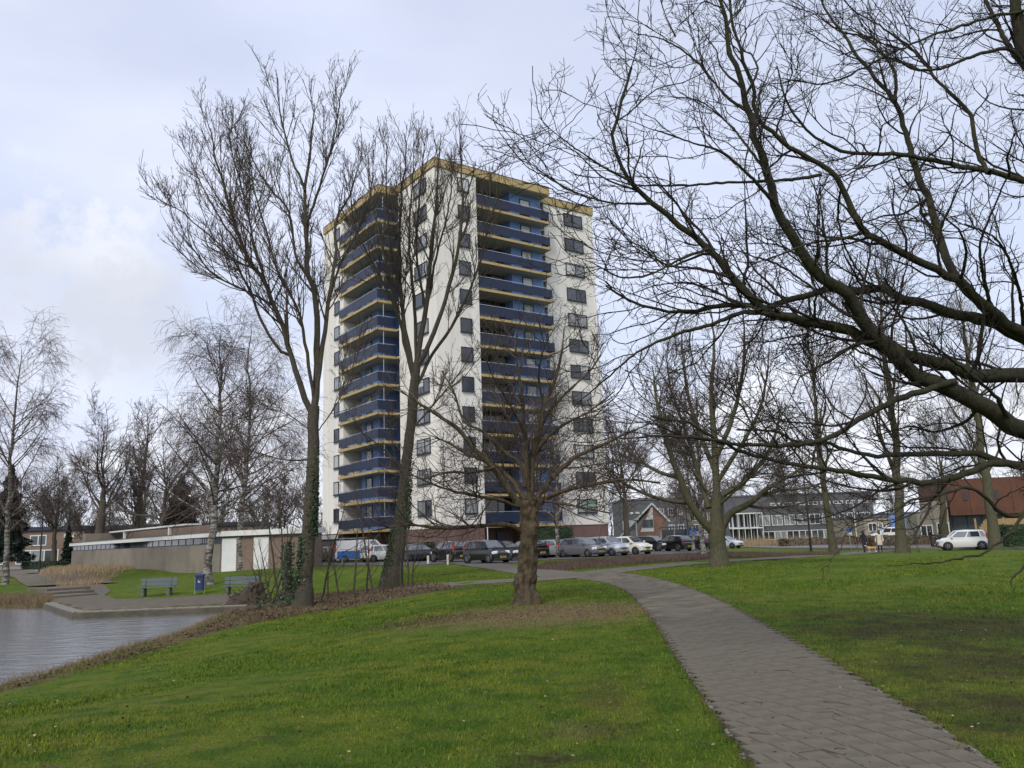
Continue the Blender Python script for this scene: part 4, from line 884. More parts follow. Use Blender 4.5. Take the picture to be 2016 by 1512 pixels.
# --- leaves: small quads scattered in or on volumes
def leaf_quads(Cn, size, rs, flat=0.0, asp=.7):
    n = len(Cn); a = rs.normal(size=(n, 3)); a[:, 2] *= (1 - flat); a /= np.linalg.norm(a, axis=1, keepdims=True)
    q = rs.normal(size=(n, 3)); q[:, 2] *= (1 - flat); b = np.cross(a, q); b /= np.linalg.norm(b, axis=1, keepdims=True) + 1e-9
    if flat > .5: b = np.cross(np.tile([0, 0, 1.0], (n, 1)) + rs.normal(size=(n, 3)) * .35, a); b /= np.linalg.norm(b, axis=1, keepdims=True)
    s = (size * rs.uniform(.6, 1.3, n))[:, None]
    V = np.stack([Cn - a * s, Cn - b * s * asp, Cn + a * s, Cn + b * s * asp], 1).reshape(-1, 3)
    F = np.arange(n * 4).reshape(-1, 4); return V, F
def ivy_on(tree, foot_px, pts_px, r_px, n, seed, zmax):
    rs = np.random.RandomState(seed); b = np.array(tree.location); Y = b[1]
    q = resample([dp(x, y, Y) for x, y in pts_px], 60); q[0] = b; t = rs.beta(1.1, 2.0, n) * 59; i = np.minimum(t.astype(int), 58); f = (t - i)[:, None]
    c = q[i] * (1 - f) + q[i + 1] * f; ang = np.where(t < 25, rs.normal(3.3, .75, n), rs.normal(-.2, .75, n)) if n < 5000 else rs.normal(.2, 1.5, n); rad = (np.interp(t, [0, 59], r_px) * Y / FPX) * rs.uniform(.95, 1.35, n)
    c = c + np.stack([np.cos(ang) * rad, np.sin(ang) * rad * -1, rs.normal(size=n) * .05], 1) - b
    o = link('ivy_leaves', np_mesh('ivy_leaves', *leaf_quads(c, .05, rs), 'ivy', False), tree); tag(o, kind='stuff')
ivy_on(treeA, None, [(595, 1190), (603, 1110), (609, 1020), (612, 940), (615, 880)], (15, 11), 4200, 1, 5)
ivy_on(treeB, None, [(768, 1155), (784, 1070), (795, 960), (803, 890)], (17, 11), 2600, 2, 5)

# ================================================================== OTHER BUILDINGS
# --- pavilion: long low wall with a clerestory strip and white fascia
A = gp(140, 1107); A = dp(140, 1107, 104.0); A[2] = 0; B = gp(432, 1122.5); D = gp(604, 1118); 
pv = thing('pavilion', 'long low beige pavilion with a ribbon of small windows under a white roof edge', 'pavilion', (A[0], A[1], 0), math.atan2(B[1] - A[1], B[0] - A[0]))
PL_ = float(np.hypot(B[0] - A[0], B[1] - A[1]))
MB().box((PL_ / 2, 3, .5), (PL_, 6, 3.0)).build('wall', 'concrete_wall', pv)
MB().box((PL_ / 2 + .1, 3, 2.78), (PL_ + .4, 6.6, .36)).build('roof_edge', 'white_paint', pv)
MB().box((PL_ / 2 + .1, 3, 2.985), (PL_ + .5, 6.7, .05)).build('roof', 'roof_felt', pv)
MB().box((PL_ / 2, 3, 2.3), (PL_ - .1, 5.8, .6)).build('ribbon_backing', 'navy_frame', pv)
nw = 24
for k in range(nw):
    w = (PL_ * .9) / nw; x = .5 + w * (k + .5)
    MB().box((x, .075, 2.31), (w * .86, .05, .46)).build('pane', rw.choice(['glass_dark', 'glass_grey', 'glass_grey', 'glass_dark']), pv)
for k in range(5): MB().box((PL_ * .9 + .6 + .5 * k, .07, 2.33), (.3, .06, .36)).build('pane', 'glass_grey', pv)
# upper canopy at its far end
MB().box((-.9, 4.0, 1.95), (1.6, 5, 4.3)).build('end_wall', 'concrete_wall', pv)
MB().box((.29 * PL_, 5.0, 4.2), (.58 * PL_, 1.6, .16)).build('canopy', 'white_paint', pv)
for q in (.125, .466): MB().box((q * PL_, 4.4, 3.55), (.28, .28, 1.2)).build('canopy_post', 'white_paint', pv)
MB().box((.29 * PL_, 7.0, 3.3), (.58 * PL_, .3, 1.7)).build('back_wall', 'brick_brown', pv)
# garages: brown brick with white up-and-over panels, right of the pavilion
gr = thing('garage_row', 'brown brick garages with two white doors beside the pavilion', 'garage', (B[0], B[1], 0), math.atan2(D[1] - B[1], D[0] - B[0]))
GL = float(np.hypot(D[0] - B[0], D[1] - B[1]))
MB().box((GL / 2 + .02, 1.05, .8), (GL, 2, 3.6)).build('wall', 'brick_brown', gr)
MB().box((GL / 2 + .1, 1.0, 2.8), (GL + .2, 2.5, .40)).build('roof_edge', 'white_paint', gr)
for x in (.75, 3.7): MB().box((x + .1, .03, 1.02), (1.35, .06, 2.84)).build('garage_door', 'white_paint', gr)
sh = thing('storage_shed', 'low dark-fronted shed with a pale roof edge left of the tower', 'shed', dp(630, 1100, 84.0) * np.array([1, 1, 0]), .05)
MB().box((0, 2, 1.1), (3.0, 2, 2.2)).build('wall', 'loggia_dark', sh); MB().box((0, 2, 2.4), (3.3, 2.4, .4)).build('roof_edge', 'soffit', sh)
# --- row houses far left
def row_house(px, w, label, Y=138, h=5.6, light=True):
    b = dp(px, 1090, Y); t = thing('row_house', label, 'house', (b[0], b[1], 0), .07)
    MB().box((0, 4, h / 2), (w, 8, h)).build('wall', 'brick_brown', t)
    rf = MB().box((0, 4, h + .25), (w + .3, 8.8, .55)).build('roof', 'navy_frame', t)
    MB().box((0, 3.8, h + .56), (w * .9, 7, .08)).build('roof_covering', 'roof_felt', rf)
    window(t, (-w * .12, -.02, h - 1.6), XU, (0, -1), 2.6, 1.7, 2, 'white_paint', fw=.14, sill=False)
    window(t, (w * .28, -.02, h - 1.0), XU, (0, -1), 1.6, .6, 1, 'white_paint', fw=.1, sill=False)
    window(t, (-w * .12, -.02, 1.4), XU, (0, -1), w * .55, 2.2, 3, 'white_paint', fw=.14, sill=False)
    d = MB().box((w * .34, -.04, 1.15), (1.1, .1, 2.3)).build('door', 'navy_frame', t); MB().box((w * .34 + .35, -.12, 1.1), (.08, .08, .2)).build('handle', 'steel', d)
    return t
row_house(-10, 9.5, 'brown row house with dark garage at the left edge of the picture', 140)
row_house(92, 12.0, 'brown brick row house with white-framed windows behind the tall lamp post', 136)
row_house(225, 20.0, 'brown row house largely hidden behind the pavilion canopy', 142)
row_house(395, 20.0, 'brown row house glimpsed above the pavilion roof', 146)
# --- gabled house
g0 = dp(1287, 1046, 120.0); gh = thing('gabled_house', 'small brick house with a white gable front and steep dark roof', 'house', (g0[0], g0[1], -.3), math.radians(-12))
gw = 4.4
MB().box((0, 5, 1.2), (gw, 10, 2.4)).build('wall', 'brick_red', gh)
mb = MB(); mb.add([(-gw / 2, 0, 2.4), (gw / 2 * .8, 0, 3.9), (0, 0, 6.1), (gw / 2 * .8, 0, 2.4)], [(0, 3, 1, 2)]); mb.build('gable', 'brick_red', gh)
MB().add([(-gw / 2 + .3, -.04, 2.2), (.05, -.04, 2.2), (.05, -.04, 5.7), (-.1, -.04, 5.7)], [(0, 1, 2, 3)]).build('gable_board', 'white_paint', gh)
rf = MB(); rf.add([(-gw / 2 - 2.6, -.3, 1.7), (.0, -.3, 6.25), (.0, 10, 6.25), (-gw / 2 - 2.6, 10, 1.7), (gw / 2 + .2, -.3, 3.6), (gw / 2 + .2, 10, 3.6), (-gw / 2 - 2.6, -.3, 1.5), (0, -.3, 6.05), (gw / 2 + .2, -.3, 3.4)], [(0, 1, 2, 3), (1, 4, 5, 2), (0, 6, 7, 1), (1, 7, 8, 4)])
rf_o = rf.build('roof', 'roof_tile', gh)
vb = MB()
for a, b in (((-gw / 2 - 2.6, 1.6), (0, 6.15)), ((0, 6.15), (gw / 2 + .2, 3.5))):
    d = Vector(b) - Vector(a); vb.box((0, 0, 0), (d.length, .06, .24), 0, Matrix.Translation(((a[0] + b[0]) / 2, -.34, (a[1] + b[1]) / 2)) @ Matrix.Rotation(-math.atan2(d.y, d.x), 4, 'Y'))
vb.build('barge_board', 'white_paint', rf_o)
MB().box((-3.6, 3, 3.2), (1.8, 2.2, 1.4)).build('dormer', 'white_paint', rf_o)
window(gh, (-.75, -.06, 3.35), XU, (0, -1), 1.5, 1.1, 2, 'roof_felt', 'glass_grey', False)
# --- grey office blocks
def office(px0, px1, ytop, Y, label, nfl, rows_, mat='brick_slate', rz=0.0, base=-.45, wpx=None):
    a, b = dp(px0, ytop, Y), dp(px1, ytop, Y); w = float(b[0] - a[0]); h = float((a[2] + b[2]) / 2) - base
    t = thing('office_block', label, 'office', ((a[0] + b[0]) / 2, Y, base), rz)
    MB().box((0, 7, h / 2), (w, 14, h)).build('wall', mat, t)
    MB().box((0, 7, h + .12), (w + .3, 14.3, .25)).build('roof', 'roof_felt', t)
    for z, n, ww, hh, x0, x1 in rows_:
        for k in range(n):
            x = -w / 2 + w * (x0 + (x1 - x0) * (k + .5) / n)
            window(t, (x, -.03, h * z), XU, (0, -1), ww, hh, 2, 'white_paint', rw.choice(['glass_grey', 'glass_dark', 'glass_curtain']), False, .10)
    return t, w, h
t, w, h = office(1222, 1348, 984, 150, 'dark grey brick block with scattered white windows behind the gabled house', 3, [(.72, 3, .9, 1.3, .55, .98), (.72, 4, .7, .35, .1, .5), (.34, 2, 1.1, 1.5, .70, .98)])
t, w, h = office(1352, 1418, 1000, 158, 'grey block with white balconies behind the birches', 3, [(.75, 3, 1.4, 1.4, .08, .9), (.42, 3, 1.4, 1.5, .08, .9), (.12, 2, 1.6, 1.6, .2, .8)], 'concrete_wall')
t, w, h = office(1424, 1716, 974, 150, 'wide slate-grey office block with rows of white windows and a glazed entrance', 3, [(.80, 8, 1.7, .55, .30, .98), (.45, 9, 1.9, 1.8, .22, .98), (.12, 9, 2.2, 1.5, .24, .98)])
for z in (.30, .62): MB().box((-w * .38, -1.4, h * z), (w * .2, 2.6, .18)).build('balcony_slab', 'white_paint', t)
for k in range(6): MB().box((-w * .48 + w * .2 * k / 5, -2.6, h * .32), (.10, .10, h * .62)).build('post', 'white_paint', t)
for k in range(3): window(t, (-w * .45 + w * .07 * k, -.05, h * .47), XU, (0, -1), 1.6, 2.6, 2, 'white_paint', 'glass_grey', False, .16)
window(t, (-w * .37, -.05, h * .14), XU, (0, -1), 3.0, 2.4, 3, 'white_paint', 'glass_dark', False, .16, name='entrance')
t, w, h = office(1700, 1750, 1018, 128, 'small pale house with dark window bays beyond the road', 1, [(.55, 2, 1.3, 1.3, .1, .9)], 'beige_render')
t, w, h = office(1752, 1812, 1011, 136, 'low building with a bright blue side wall beyond the road', 1, [], 'blue_paint')
# --- rust-coloured hall on the right
r0_ = dp(1876, 1046, 88.0); rh = thing('rust_hall', 'rust-coloured steel clad hall with two dark slit windows above a glazed base', 'hall', (r0_[0], r0_[1], -.5), math.radians(-14))
HW = 26.0; zt_ = float(dp(1876, 944, 88)[2]) + .5; zm_ = float(dp(1876, 1015, 88)[2]) + .5
nb = 13
for k in range(nb):
    MB().box((HW * (k + .5) / nb, 7, (zt_ + zm_) / 2), (HW / nb - .03, 14, zt_ - zm_)).build('cladding_panel', 'corten', rh)
MB().box((HW / 2, 7, (zt_ + zm_) / 2), (HW - .3, 13.7, zt_ - zm_ - .1)).build('core', 'loggia_dark', rh)
MB().box((HW / 2, 7.5, zm_ / 2), (HW - .4, 12.4, zm_)).build('glazed_base', 'mural', rh)
for k in range(9): MB().box((.4 + k * 1.4, 1.27, zm_ / 2), (.08, .08, zm_ - .02)).build('mullion', 'navy_frame', rh)
for x in (1.6, 4.6): MB().box((x, -.03, zm_ + 2.0), (.4, .1, .95)).build('slit_window', 'loggia_dark', rh)
an = thing('beige_annex', 'beige rendered annex with white framed windows joined to the rust hall', 'annex', (r0_[0] - .1, r0_[1], -.5), math.radians(-14))
za = float(dp(1876, 985, 88)[2]) + .5
MB().prism([(-1.5, .3), (-.05, .3), (-.05, 6), (-1.5, 6)], 0, za).build('tower_wall', 'beige_render', an)
MB().box((-2.3, 3.5, 1.6), (1.6, 6, 3.2)).build('wall', 'beige_render', an)
window(an, (-2.3, .47, 1.35), XU, (0, -1), 1.2, 1.3, 2, 'white_paint', 'glass_dark', False, .1)
window(an, (-.75, .27, 1.35), XU, (0, -1), 1.2, 1.7, 2, 'white_paint', 'glass_dark', False, .1)
# timber fence: boards
fa, fbv = dp(1922, 1050, 80.0), dp(2070, 1050, 74.0); fz = -.5
fn = thing('timber_fence', 'tall new timber board fence in front of the rust hall', 'fence', (fa[0], fa[1], fz), math.atan2(fbv[1] - fa[1], fbv[0] - fa[0]))
FL = float(np.hypot(fbv[0] - fa[0], fbv[1] - fa[1])); nbd = 34
for k in range(nbd):
    hgt = 2.35 if k > 4 else 1.2 + .25 * k
    MB().box((FL * (k + .5) / nbd, rw.uniform(-.01, .01), hgt / 2), (FL / nbd * .93, .035, hgt)).build('board', 'timber', fn)
for k in range(6): MB().box((FL * k / 5, .08, 1.2), (.12, .12, 2.5)).build('post', 'timber', fn)
# --- hedges
def hedge(name, label, cat, c, size, rz, n, leaf, mat, seed, core=True, group=None):
    rs = np.random.RandomState(seed); t = thing(name, label, cat, c, rz, group)
    x = rs.uniform(-.5, .5, (n, 3)); f = rs.randint(0, 3, n); s = np.sign(rs.uniform(-1, 1, n)); 
    for a in range(3): x[f == a, a] = .5 * s[f == a]
    x *= 1 + rs.normal(size=(n, 1)) * .035; x[:, 2] += .5; x[:, 2] = np.abs(x[:, 2])
    P = x * np.array(size); P += .06 * np.sin(P[:, [1, 2, 0]] * 3.1)
    link('foliage', np_mesh('foliage', *leaf_quads(P, leaf, rs), mat, False), t)
    if core: MB().bbox((0, 0, size[2] * .47), (size[0] * .94, size[1] * .9, size[2] * .94), .08).build('inner_growth', mat, t)
    return t
q = gp(1075, 1080); q = dp(1078, 1075, 70.5)
hedge('evergreen_hedge', 'clipped evergreen hedge at the foot of the tower', 'hedge', (q[0], q[1], 0), (4.6, 1.2, 2.35), .6, 5000, .07, 'hedge_green', 3)
q = dp(2014, 1074, 64); hedge('evergreen_hedge', 'dark clipped hedge at the right edge in front of the fence', 'hedge', (q[0], q[1], -.5), (3.2, 2.0, 1.75), .0, 5000, .07, 'hedge_green', 4)
q = gp(150, 1117); hedge('low_hedge', 'low dark hedge at the left end of the pavilion wall', 'hedge', (q[0] - .6, q[1] - 6, -.1), (6.5, 1.6, .95), -.5, 3500, .08, 'evergreen', 5)
q = dp(1470, 1062, 98); hedge('brown_hedge', 'brown winter hedge between car park and gabled house', 'hedge', (dp(1262, 1062, 96)[0], 96, -.2), (14, 1.2, 1.2), 0, 5000, .11, 'hedge_brown', 6)
q = gp(850, 1096); hedge('evergreen_shrub', 'dark shrub against the brick base of the tower', 'shrub', (dp(835, 1090, 73)[0], 73.5, 0), (3.2, 1.2, 1.5), .6, 2500, .07, 'evergreen', 7)
q = dp(1795, 1062, 84); hedge('brown_hedge', 'low brown hedge behind the tall tree beyond the road', 'hedge', (q[0], q[1], -.45), (9, 1.4, .9), 0, 3500, .1, 'hedge_brown', 8)
q = dp(1600, 1060, 100); hedge('brown_hedge', 'brown hedge in front of the slate-grey offices', 'hedge', (q[0] + 4, q[1], -.45), (15, 1.2, .85), 0, 5000, .10, 'hedge_brown', 18)
# conifers
def conifer(label, px, Y, H, W, seed):
    rs = np.random.RandomState(seed); b = dp(px, 1090, Y); t = thing('conifer_tree', label, 'tree', (b[0], b[1], 0)); n = 6500
    z = rs.beta(1, 1.6, n); r = W * (1 - z) ** .8 * rs.uniform(.25, 1, n) ** .5 * (1 + .25 * np.sin(z * 40)); a = rs.uniform(0, 6.28, n)
    P = np.stack([r * np.cos(a), r * np.sin(a), H * (.08 + .92 * z)], 1)
    link('crown', np_mesh('crown', *leaf_quads(P, .28, rs, .3, .35), 'conifer', False), t)
    MB().tube([(0, 0, -.1), (0, 0, H * .9)], [.3, .04], 8).build('trunk', 'bark_far', t)
conifer('dark spruce behind the weeping birch at the left edge', 12, 100, 12.5, 2.6, 1)
conifer('dense dark evergreen behind the pavilion roof', 352, 110, 11.5, 3.6, 2)
conifer('small dark cypress beside the row house window', 133, 130, 6.0, .8, 3)

# ================================================================== CARS
def car_parts(L, W, Hh, paint, style):
    """style: dict of fractions. returns list of (name, mesh, children)"""
    hw = W / 2; x0, x1 = -L / 2, L / 2; hood, belt = style['hood'] * Hh, style['belt'] * Hh; zb = .20
    bx0, bx1 = x0 + style['rb'] * L, x0 + style['rt'] * L      # rear glass base, rear roof edge
    fx1, fx0 = x0 + style['wt'] * L, x0 + style['wb'] * L      # windscreen top, base
    st = [(x0, .80, .50 * Hh, .34), (x0 + .04 * L, .93, style['tail'] * Hh * .95, .24), (x0 + .10 * L, .98, style['tail'] * Hh, zb), (bx0 + .02 * L, .99, belt, zb), (x0 + .5 * L, 1.0, belt, zb), (fx0 - .02 * L, .99, (belt + hood) / 2, zb), (fx0 + .07 * L, .98, hood, zb), (x1 - .09 * L, .95, hood * .93, zb), (x1 - .03 * L, .87, hood * .80, .22), (x1, .70, .42 * Hh, .30)]
    if style.get('van'): st[0] = (x0, .94, belt, .3); st[1] = (x0 + .02 * L, .98, belt, .22); st[2] = (x0 + .1 * L, .99, belt, zb)
    body = MB(); prof = []
    for (x, wf, zt, zl) in st:
        w = hw * wf; prof.append([(x, -w * .90, zl), (x, -w, zl + (zt - zl) * .25), (x, -w, zl + (zt - zl) * .62), (x, -w * .975, zl + (zt - zl) * .90), (x, -w * .86, zt), (x, 0, zt + .02), (x, w * .86, zt), (x, w * .975, zl + (zt - zl) * .90), (x, w, zl + (zt - zl) * .62), (x, w, zl + (zt - zl) * .25), (x, w * .90, zl)])
    n = 11; vs = [p for r in prof for p in r]; fs = [(i * n + k, i * n + k + 1, (i + 1) * n + k + 1, (i + 1) * n + k) for i in range(len(prof) - 1) for k in range(n - 1)]
    fs += [(i * n + n - 1, i * n, (i + 1) * n, (i + 1) * n + n - 1) for i in range(len(prof) - 1)] + [list(range(n - 1, -1, -1)), list(range((len(prof) - 1) * n, len(prof) * n))]
    fs = [tuple(reversed(f)) for f in fs]; body.add(vs, fs)
    wr, wbt = hw * style.get('tumble', .76), hw * .95; rz_ = Hh
    cab = [(bx0, belt - .03, belt + .02, 1.0), (bx1, belt - .03, rz_ - .05, 1), (x0 + style['rm'] * L, belt - .03, rz_, 1), (fx1, belt - .03, rz_ - .045, 1), (fx0, belt - .03, (belt + hood) / 2 + .02, 1)]
    cp = []
    for (x, zl, zr, _) in cab:
        f = (zr - belt) / (rz_ - belt) if rz_ > belt else 0; w_r = wbt + (wr - wbt) * max(0, f)
        cp.append([(x, -wbt, zl), (x, -w_r, zr - .05 * max(0, f)), (x, -w_r * .85, zr), (x, 0, zr + .02), (x, w_r * .85, zr), (x, w_r, zr - .05 * max(0, f)), (x, wbt, zl)])
    n = 7; vs = [p for r in cp for p in r]; fs = [tuple(reversed((i * n + k, i * n + k + 1, (i + 1) * n + k + 1, (i + 1) * n + k))) for i in range(len(cp) - 1) for k in range(n - 1)]
    body.add(vs, fs)
    parts = [('body', body.mesh('body', paint, False), [])]
    # glass: front, rear, sides
    def quad(name, q, off, mat='car_glass'):
        a, b, c, d = (Vector(p) for p in q); nr = (b - a).cross(d - a).normalized() * off
        mb = MB(); mb.add([a + nr, b + nr, c + nr, d + nr], [(0, 1, 2, 3)]); parts.append((name, mb.mesh(name, mat), []))
    def lerp(p, q, t): return tuple(Vector(p).lerp(Vector(q), t))
    zf, zr = (belt + hood) / 2 + .02, belt + .02; top = rz_ - .05
    def wz(z): return wbt + (wr - wbt) * max(0, (z - belt) / (rz_ - belt))
    quad('windscreen', [(fx0 - .02 * L, -wz(zf) * .90, zf + .03), (fx0 - .02 * L, wz(zf) * .90, zf + .03), (fx1 + .015 * L, wr * .86, top - .0), (fx1 + .015 * L, -wr * .86, top)], .03)
    ta, tb_ = (.30, .92)
    if style.get('van'): ta = .42
    pa, pb_ = (bx0, belt + .02), (bx1, rz_ - .05)
    za, zb_ = belt + .02 + (rz_ - belt - .07) * ta, belt + .02 + (rz_ - belt - .07) * tb_; xa, xb = bx0 + (bx1 - bx0) * ta, bx0 + (bx1 - bx0) * tb_
    quad('rear_window', [(xa, wz(za) * .84, za), (xa, -wz(za) * .84, za), (xb, -wz(zb_) * .84, zb_), (xb, wz(zb_) * .84, zb_)], .03)
    lo, hi = belt + .04, rz_ - .13
    def xf(z): return fx0 + (fx1 - fx0) * (z - zf) / (top - zf) - .05
    def xr(z): return bx0 + (bx1 - bx0) * (z - zr) / (top - zr) + .10
    spl = style['side']
    for s in (-1, 1):
        for (u0, u1) in spl:
            pts = []
            for z, u in ((lo, u0), (lo, u1), (hi, u1), (hi, u0)):
                x = xr(z) + (xf(z) - xr(z)) * u; pts.append((x, s * (wz(z) + .004), z))
            if s > 0: pts = pts[::-1]
            quad('side_window', pts, .012)
    R = style.get('wheel', .30); wx = (x0 + style['ra'] * L, x0 + style['fa'] * L)
    for x in wx:
        for s in (-1, 1):
            T = Matrix.Translation((x, s * (hw - .085), R)) @ Matrix.Rotation(-s * math.pi / 2, 4, 'X')
            tyre = MB().lathe([(R * .55, .10), (R * .9, .10), (R, .07), (R, -.09), (R * .9, -.11)], 22, 0, T)
            rim = MB().lathe([(R * .60, .095), (R * .66, .108), (R * .62, .112), (R * .15, .098), (.03, .108)], 18, 0, T)
            hub = MB()
            for k in range(5): hub.box((R * .36, 0, .112), (R * .42, R * .10, .02), 0, T @ Matrix.Rotation(k * 2 * math.pi / 5, 4, 'Z'))
            arch = MB().lathe([(R * 1.18, .0), (R * 1.17, .096), (R * .4, .09)], 22, 0, T)
            parts.append(('wheel', tyre.mesh('wheel', 'tyre', True), [('rim', rim.mesh('rim', 'tyre' if style.get('steel') else 'car_black_trim', True)), ('spokes', hub.mesh('spokes', 'rim')), ('wheel_arch', arch.mesh('wheel_arch', 'car_black_trim', True))]))
    fz_ = hood * .70
    for s in (-1, 1):
        hl = MB().bbox((0, 0, 0), (.40, .40, .17), .04, 0, Matrix.Translation((x1 - .060 * L, s * hw * .66, hood * .735)) @ Matrix.Rotation(-s * .55, 4, 'Z') @ Matrix.Rotation(-.12, 4, 'Y'))
        parts.append(('headlight', hl.mesh('headlight', 'headlight'), []))
        tl = MB().bbox((0, 0, 0), (.14, .22, style.get('tlh', .34)), .04, 0, Matrix.Translation((x0 + .055 * L if not style.get('van') else x0 + .04, s * hw * .84, style.get('tlz', .62) * Hh)))
        parts.append(('tail_light', tl.mesh('tail_light', 'taillight'), []))
        mr = MB().bbox((fx0 - .06 * L, s * (hw + .09), belt + .09), (.12, .2, .13), .03)
        parts.append(('mirror', mr.mesh('mirror', paint if not style.get('steel') else 'car_black_trim'), []))
    parts.append(('front_bumper', MB().bbox((x1 - .06 * L, 0, .27), (.13 * L, W * .86, .15), .03).mesh('front_bumper', 'car_black_trim'), []))
    parts.append(('rear_bumper', MB().bbox((x0 + .045 * L, 0, .30), (.11 * L, W * .88, .16), .03).mesh('rear_bumper', 'car_black_trim'), []))
    parts.append(('grille', MB().bbox((x1 - .035 * L, 0, hood * .60), (.08 * L, W * .42, .11), .02).mesh('grille', 'car_black_trim'), []))
    for x, s, zz in ((x1 + .012, 1, .40), (x0 - .012, -1, .45 if not style.get('van') else .5)):
        pm_ = MB().box((x, 0, zz), (.02, .50, .115)); parts.append(('number_plate', pm_.mesh('number_plate', 'plate_yellow'), [('plate_marking', MB().box((x + s * .012, 0, zz), (.004, .36, .05)).mesh('plate_marking', 'plate_ink'))]))
    parts.append(('badge', MB().bbox((x1 - .028 * L + .03, 0, hood * .74), (.05, .12, .09), .02).mesh('badge', 'steel'), []))
    return parts
HATCH = dict(hood=.60, belt=.625, tail=.62, rb=.03, rt=.17, rm=.42, wt=.57, wb=.78, ra=.18, fa=.82, side=[(.02, .16), (.20, .56), (.60, .95)], tumble=.76)
CITY = dict(hood=.62, belt=.62, tail=.61, rb=.025, rt=.10, rm=.45, wt=.62, wb=.80, ra=.17, fa=.83, side=[(.02, .14), (.18, .54), (.58, .95)], tumble=.80, tlh=.5, tlz=.66)
ESTATE = dict(hood=.60, belt=.62, tail=.63, rb=.03, rt=.12, rm=.5, wt=.64, wb=.78, ra=.19, fa=.82, side=[(.02, .24), (.28, .60), (.64, .96)], tumble=.77)
VAN = dict(hood=.60, belt=.60, tail=.6, rb=.01, rt=.03, rm=.5, wt=.76, wb=.90, ra=.17, fa=.83, side=[(.80, .96)], tumble=.88, van=True, tlh=.7, tlz=.62, wheel=.33, steel=True)
def car(name, label, px, py, L, W, H, paint, style, deg, back=1.2, z=None, group='cars parked in front of the tower', Y=None):
    if Y is None: P = gt(px, py); v = P[:2] / np.linalg.norm(P[:2]); P = P + np.array([*(v * back), 0])
    else: P = dp(px, py, Y)
    zz = hz(P[0], P[1]) + .035 if z is None else z
    t = thing(name, label, 'van' if 'van' in name else 'car', (P[0], P[1], zz), math.radians(deg), group)
    for nm, me, ch in car_parts(L, W, H, paint, style):
        o = link(nm, me, t)
        if nm == 'body': me.polygons.foreach_set('use_smooth', [True] * len(me.polygons)); me.set_sharp_from_angle(angle=math.radians(28))
        for cn, cm in ch: link(cn, cm, o)
    return t
car('parked_car', 'red hatchback half hidden behind saplings next to the green cabinet', 646, 1106, 3.9, 1.68, 1.46, 'paint_red', HATCH, 20)
car('parked_car', 'dull taupe estate car between the red hatchback and the van', 664, 1107, 4.2, 1.7, 1.46, 'paint_taupe', ESTATE, 35, back=2.5)
vt = car('delivery_van', 'white delivery van with a bright blue lower half and roof rack', 712, 1107, 4.9, 1.9, 1.98, 'paint_white', VAN, 16)
for s in (-1, 1):
    MB().box((-.55, s * .958, .66), (3.4, .012, .62)).build('blue_panel', 'paint_blue', vt)
    MB().box((-.55, s * .963, .985), (3.4, .012, .05)).build('stripe', 'paint_red', vt)
MB().box((-2.452, 0, .66), (.012, 1.6, .62)).build('blue_panel', 'paint_blue', vt)
rk_ = MB()
for x in (-2.0, -.9, .2): rk_.box((x, 0, 2.10), (.05, 1.5, .05))
for y in (-.72, .72): rk_.box((-.9, y, 2.14), (2.6, .05, .05))
for x in (-2.0, .2):
    for y in (-.7, .7): rk_.box((x, y, 2.04), (.04, .04, .16))
rk_.build('roof_rack', 'steel', vt)
car('parked_car', 'small white hatchback seen from behind left of the ivy-clad trunk', 752, 1107, 3.6, 1.62, 1.48, 'paint_white', CITY, 35)
car('parked_car', 'dark navy hatchback side-on just right of the ivy-clad trunk', 829, 1106, 3.8, 1.66, 1.46, 'paint_navy', HATCH, 8)
car('parked_car', 'black city car seen from behind with tall red tail lamps', 886, 1101, 3.55, 1.6, 1.56, 'paint_black', CITY, 128, Y=65.5)
car('parked_car', 'black city car facing forward, nearest to the gnarled tree on its left', 958, 1110, 3.55, 1.6, 1.56, 'paint_black', CITY, -48)
car('parked_car', 'black hatchback partly hidden right behind the gnarled trunk', 1038, 1101, 3.95, 1.7, 1.46, 'paint_black', HATCH, 128)
car('parked_car', 'pale silver hatchback behind the thin birch trunk', 1096, 1098, 3.85, 1.67, 1.42, 'paint_silver', HATCH, -47)
car('parked_car', 'mid grey hatchback facing forward right of the thin birch', 1147, 1098, 3.9, 1.69, 1.50, 'paint_grey', HATCH, -45)
car('parked_car', 'icy silver hatchback between the grey and the cream cars', 1194, 1096, 3.6, 1.62, 1.50, 'paint_ice', CITY, -45)
car('parked_car', 'cream white small car with dark round fog lamps facing forward', 1241, 1093, 3.6, 1.66, 1.47, 'paint_cream', HATCH, -45)
car('parked_car', 'dark hatchback facing forward right of the cream car', 1284, 1086, 4.0, 1.7, 1.46, 'paint_dark', HATCH, -42)
car('parked_car', 'black hatchback seen from behind with a bright red tail lamp', 1326, 1086, 4.1, 1.76, 1.48, 'paint_black', HATCH, 128)
car('parked_car', 'dark estate seen from behind between the two birch stems', 1371, 1083, 4.3, 1.78, 1.55, 'paint_dark', ESTATE, 128)
car('parked_car', 'pale blue-white car whose nose shows right of the mossy trunk', 1428, 1080, 4.0, 1.7, 1.40, 'paint_pale', HATCH, -40)
car('parked_car', 'silver estate in the back row below the evergreen hedge', 1100, 1084, 4.3, 1.72, 1.5, 'paint_ice', ESTATE, -30, Y=72)
car('parked_car', 'dark car in the back row left of the gnarled trunk', 990, 1090, 4.0, 1.7, 1.46, 'paint_navy', HATCH, -40, Y=64)
car('parked_car', 'black car roof showing in the back row behind the icy silver car', 1164, 1082, 4.0, 1.7, 1.45, 'paint_black', HATCH, -40, Y=75)
car('city_car', 'small white city car parked at the roadside by the fence', 1898, 1083, 3.5, 1.62, 1.48, 'paint_white', CITY, 160, group='cars beside the road', Y=65)
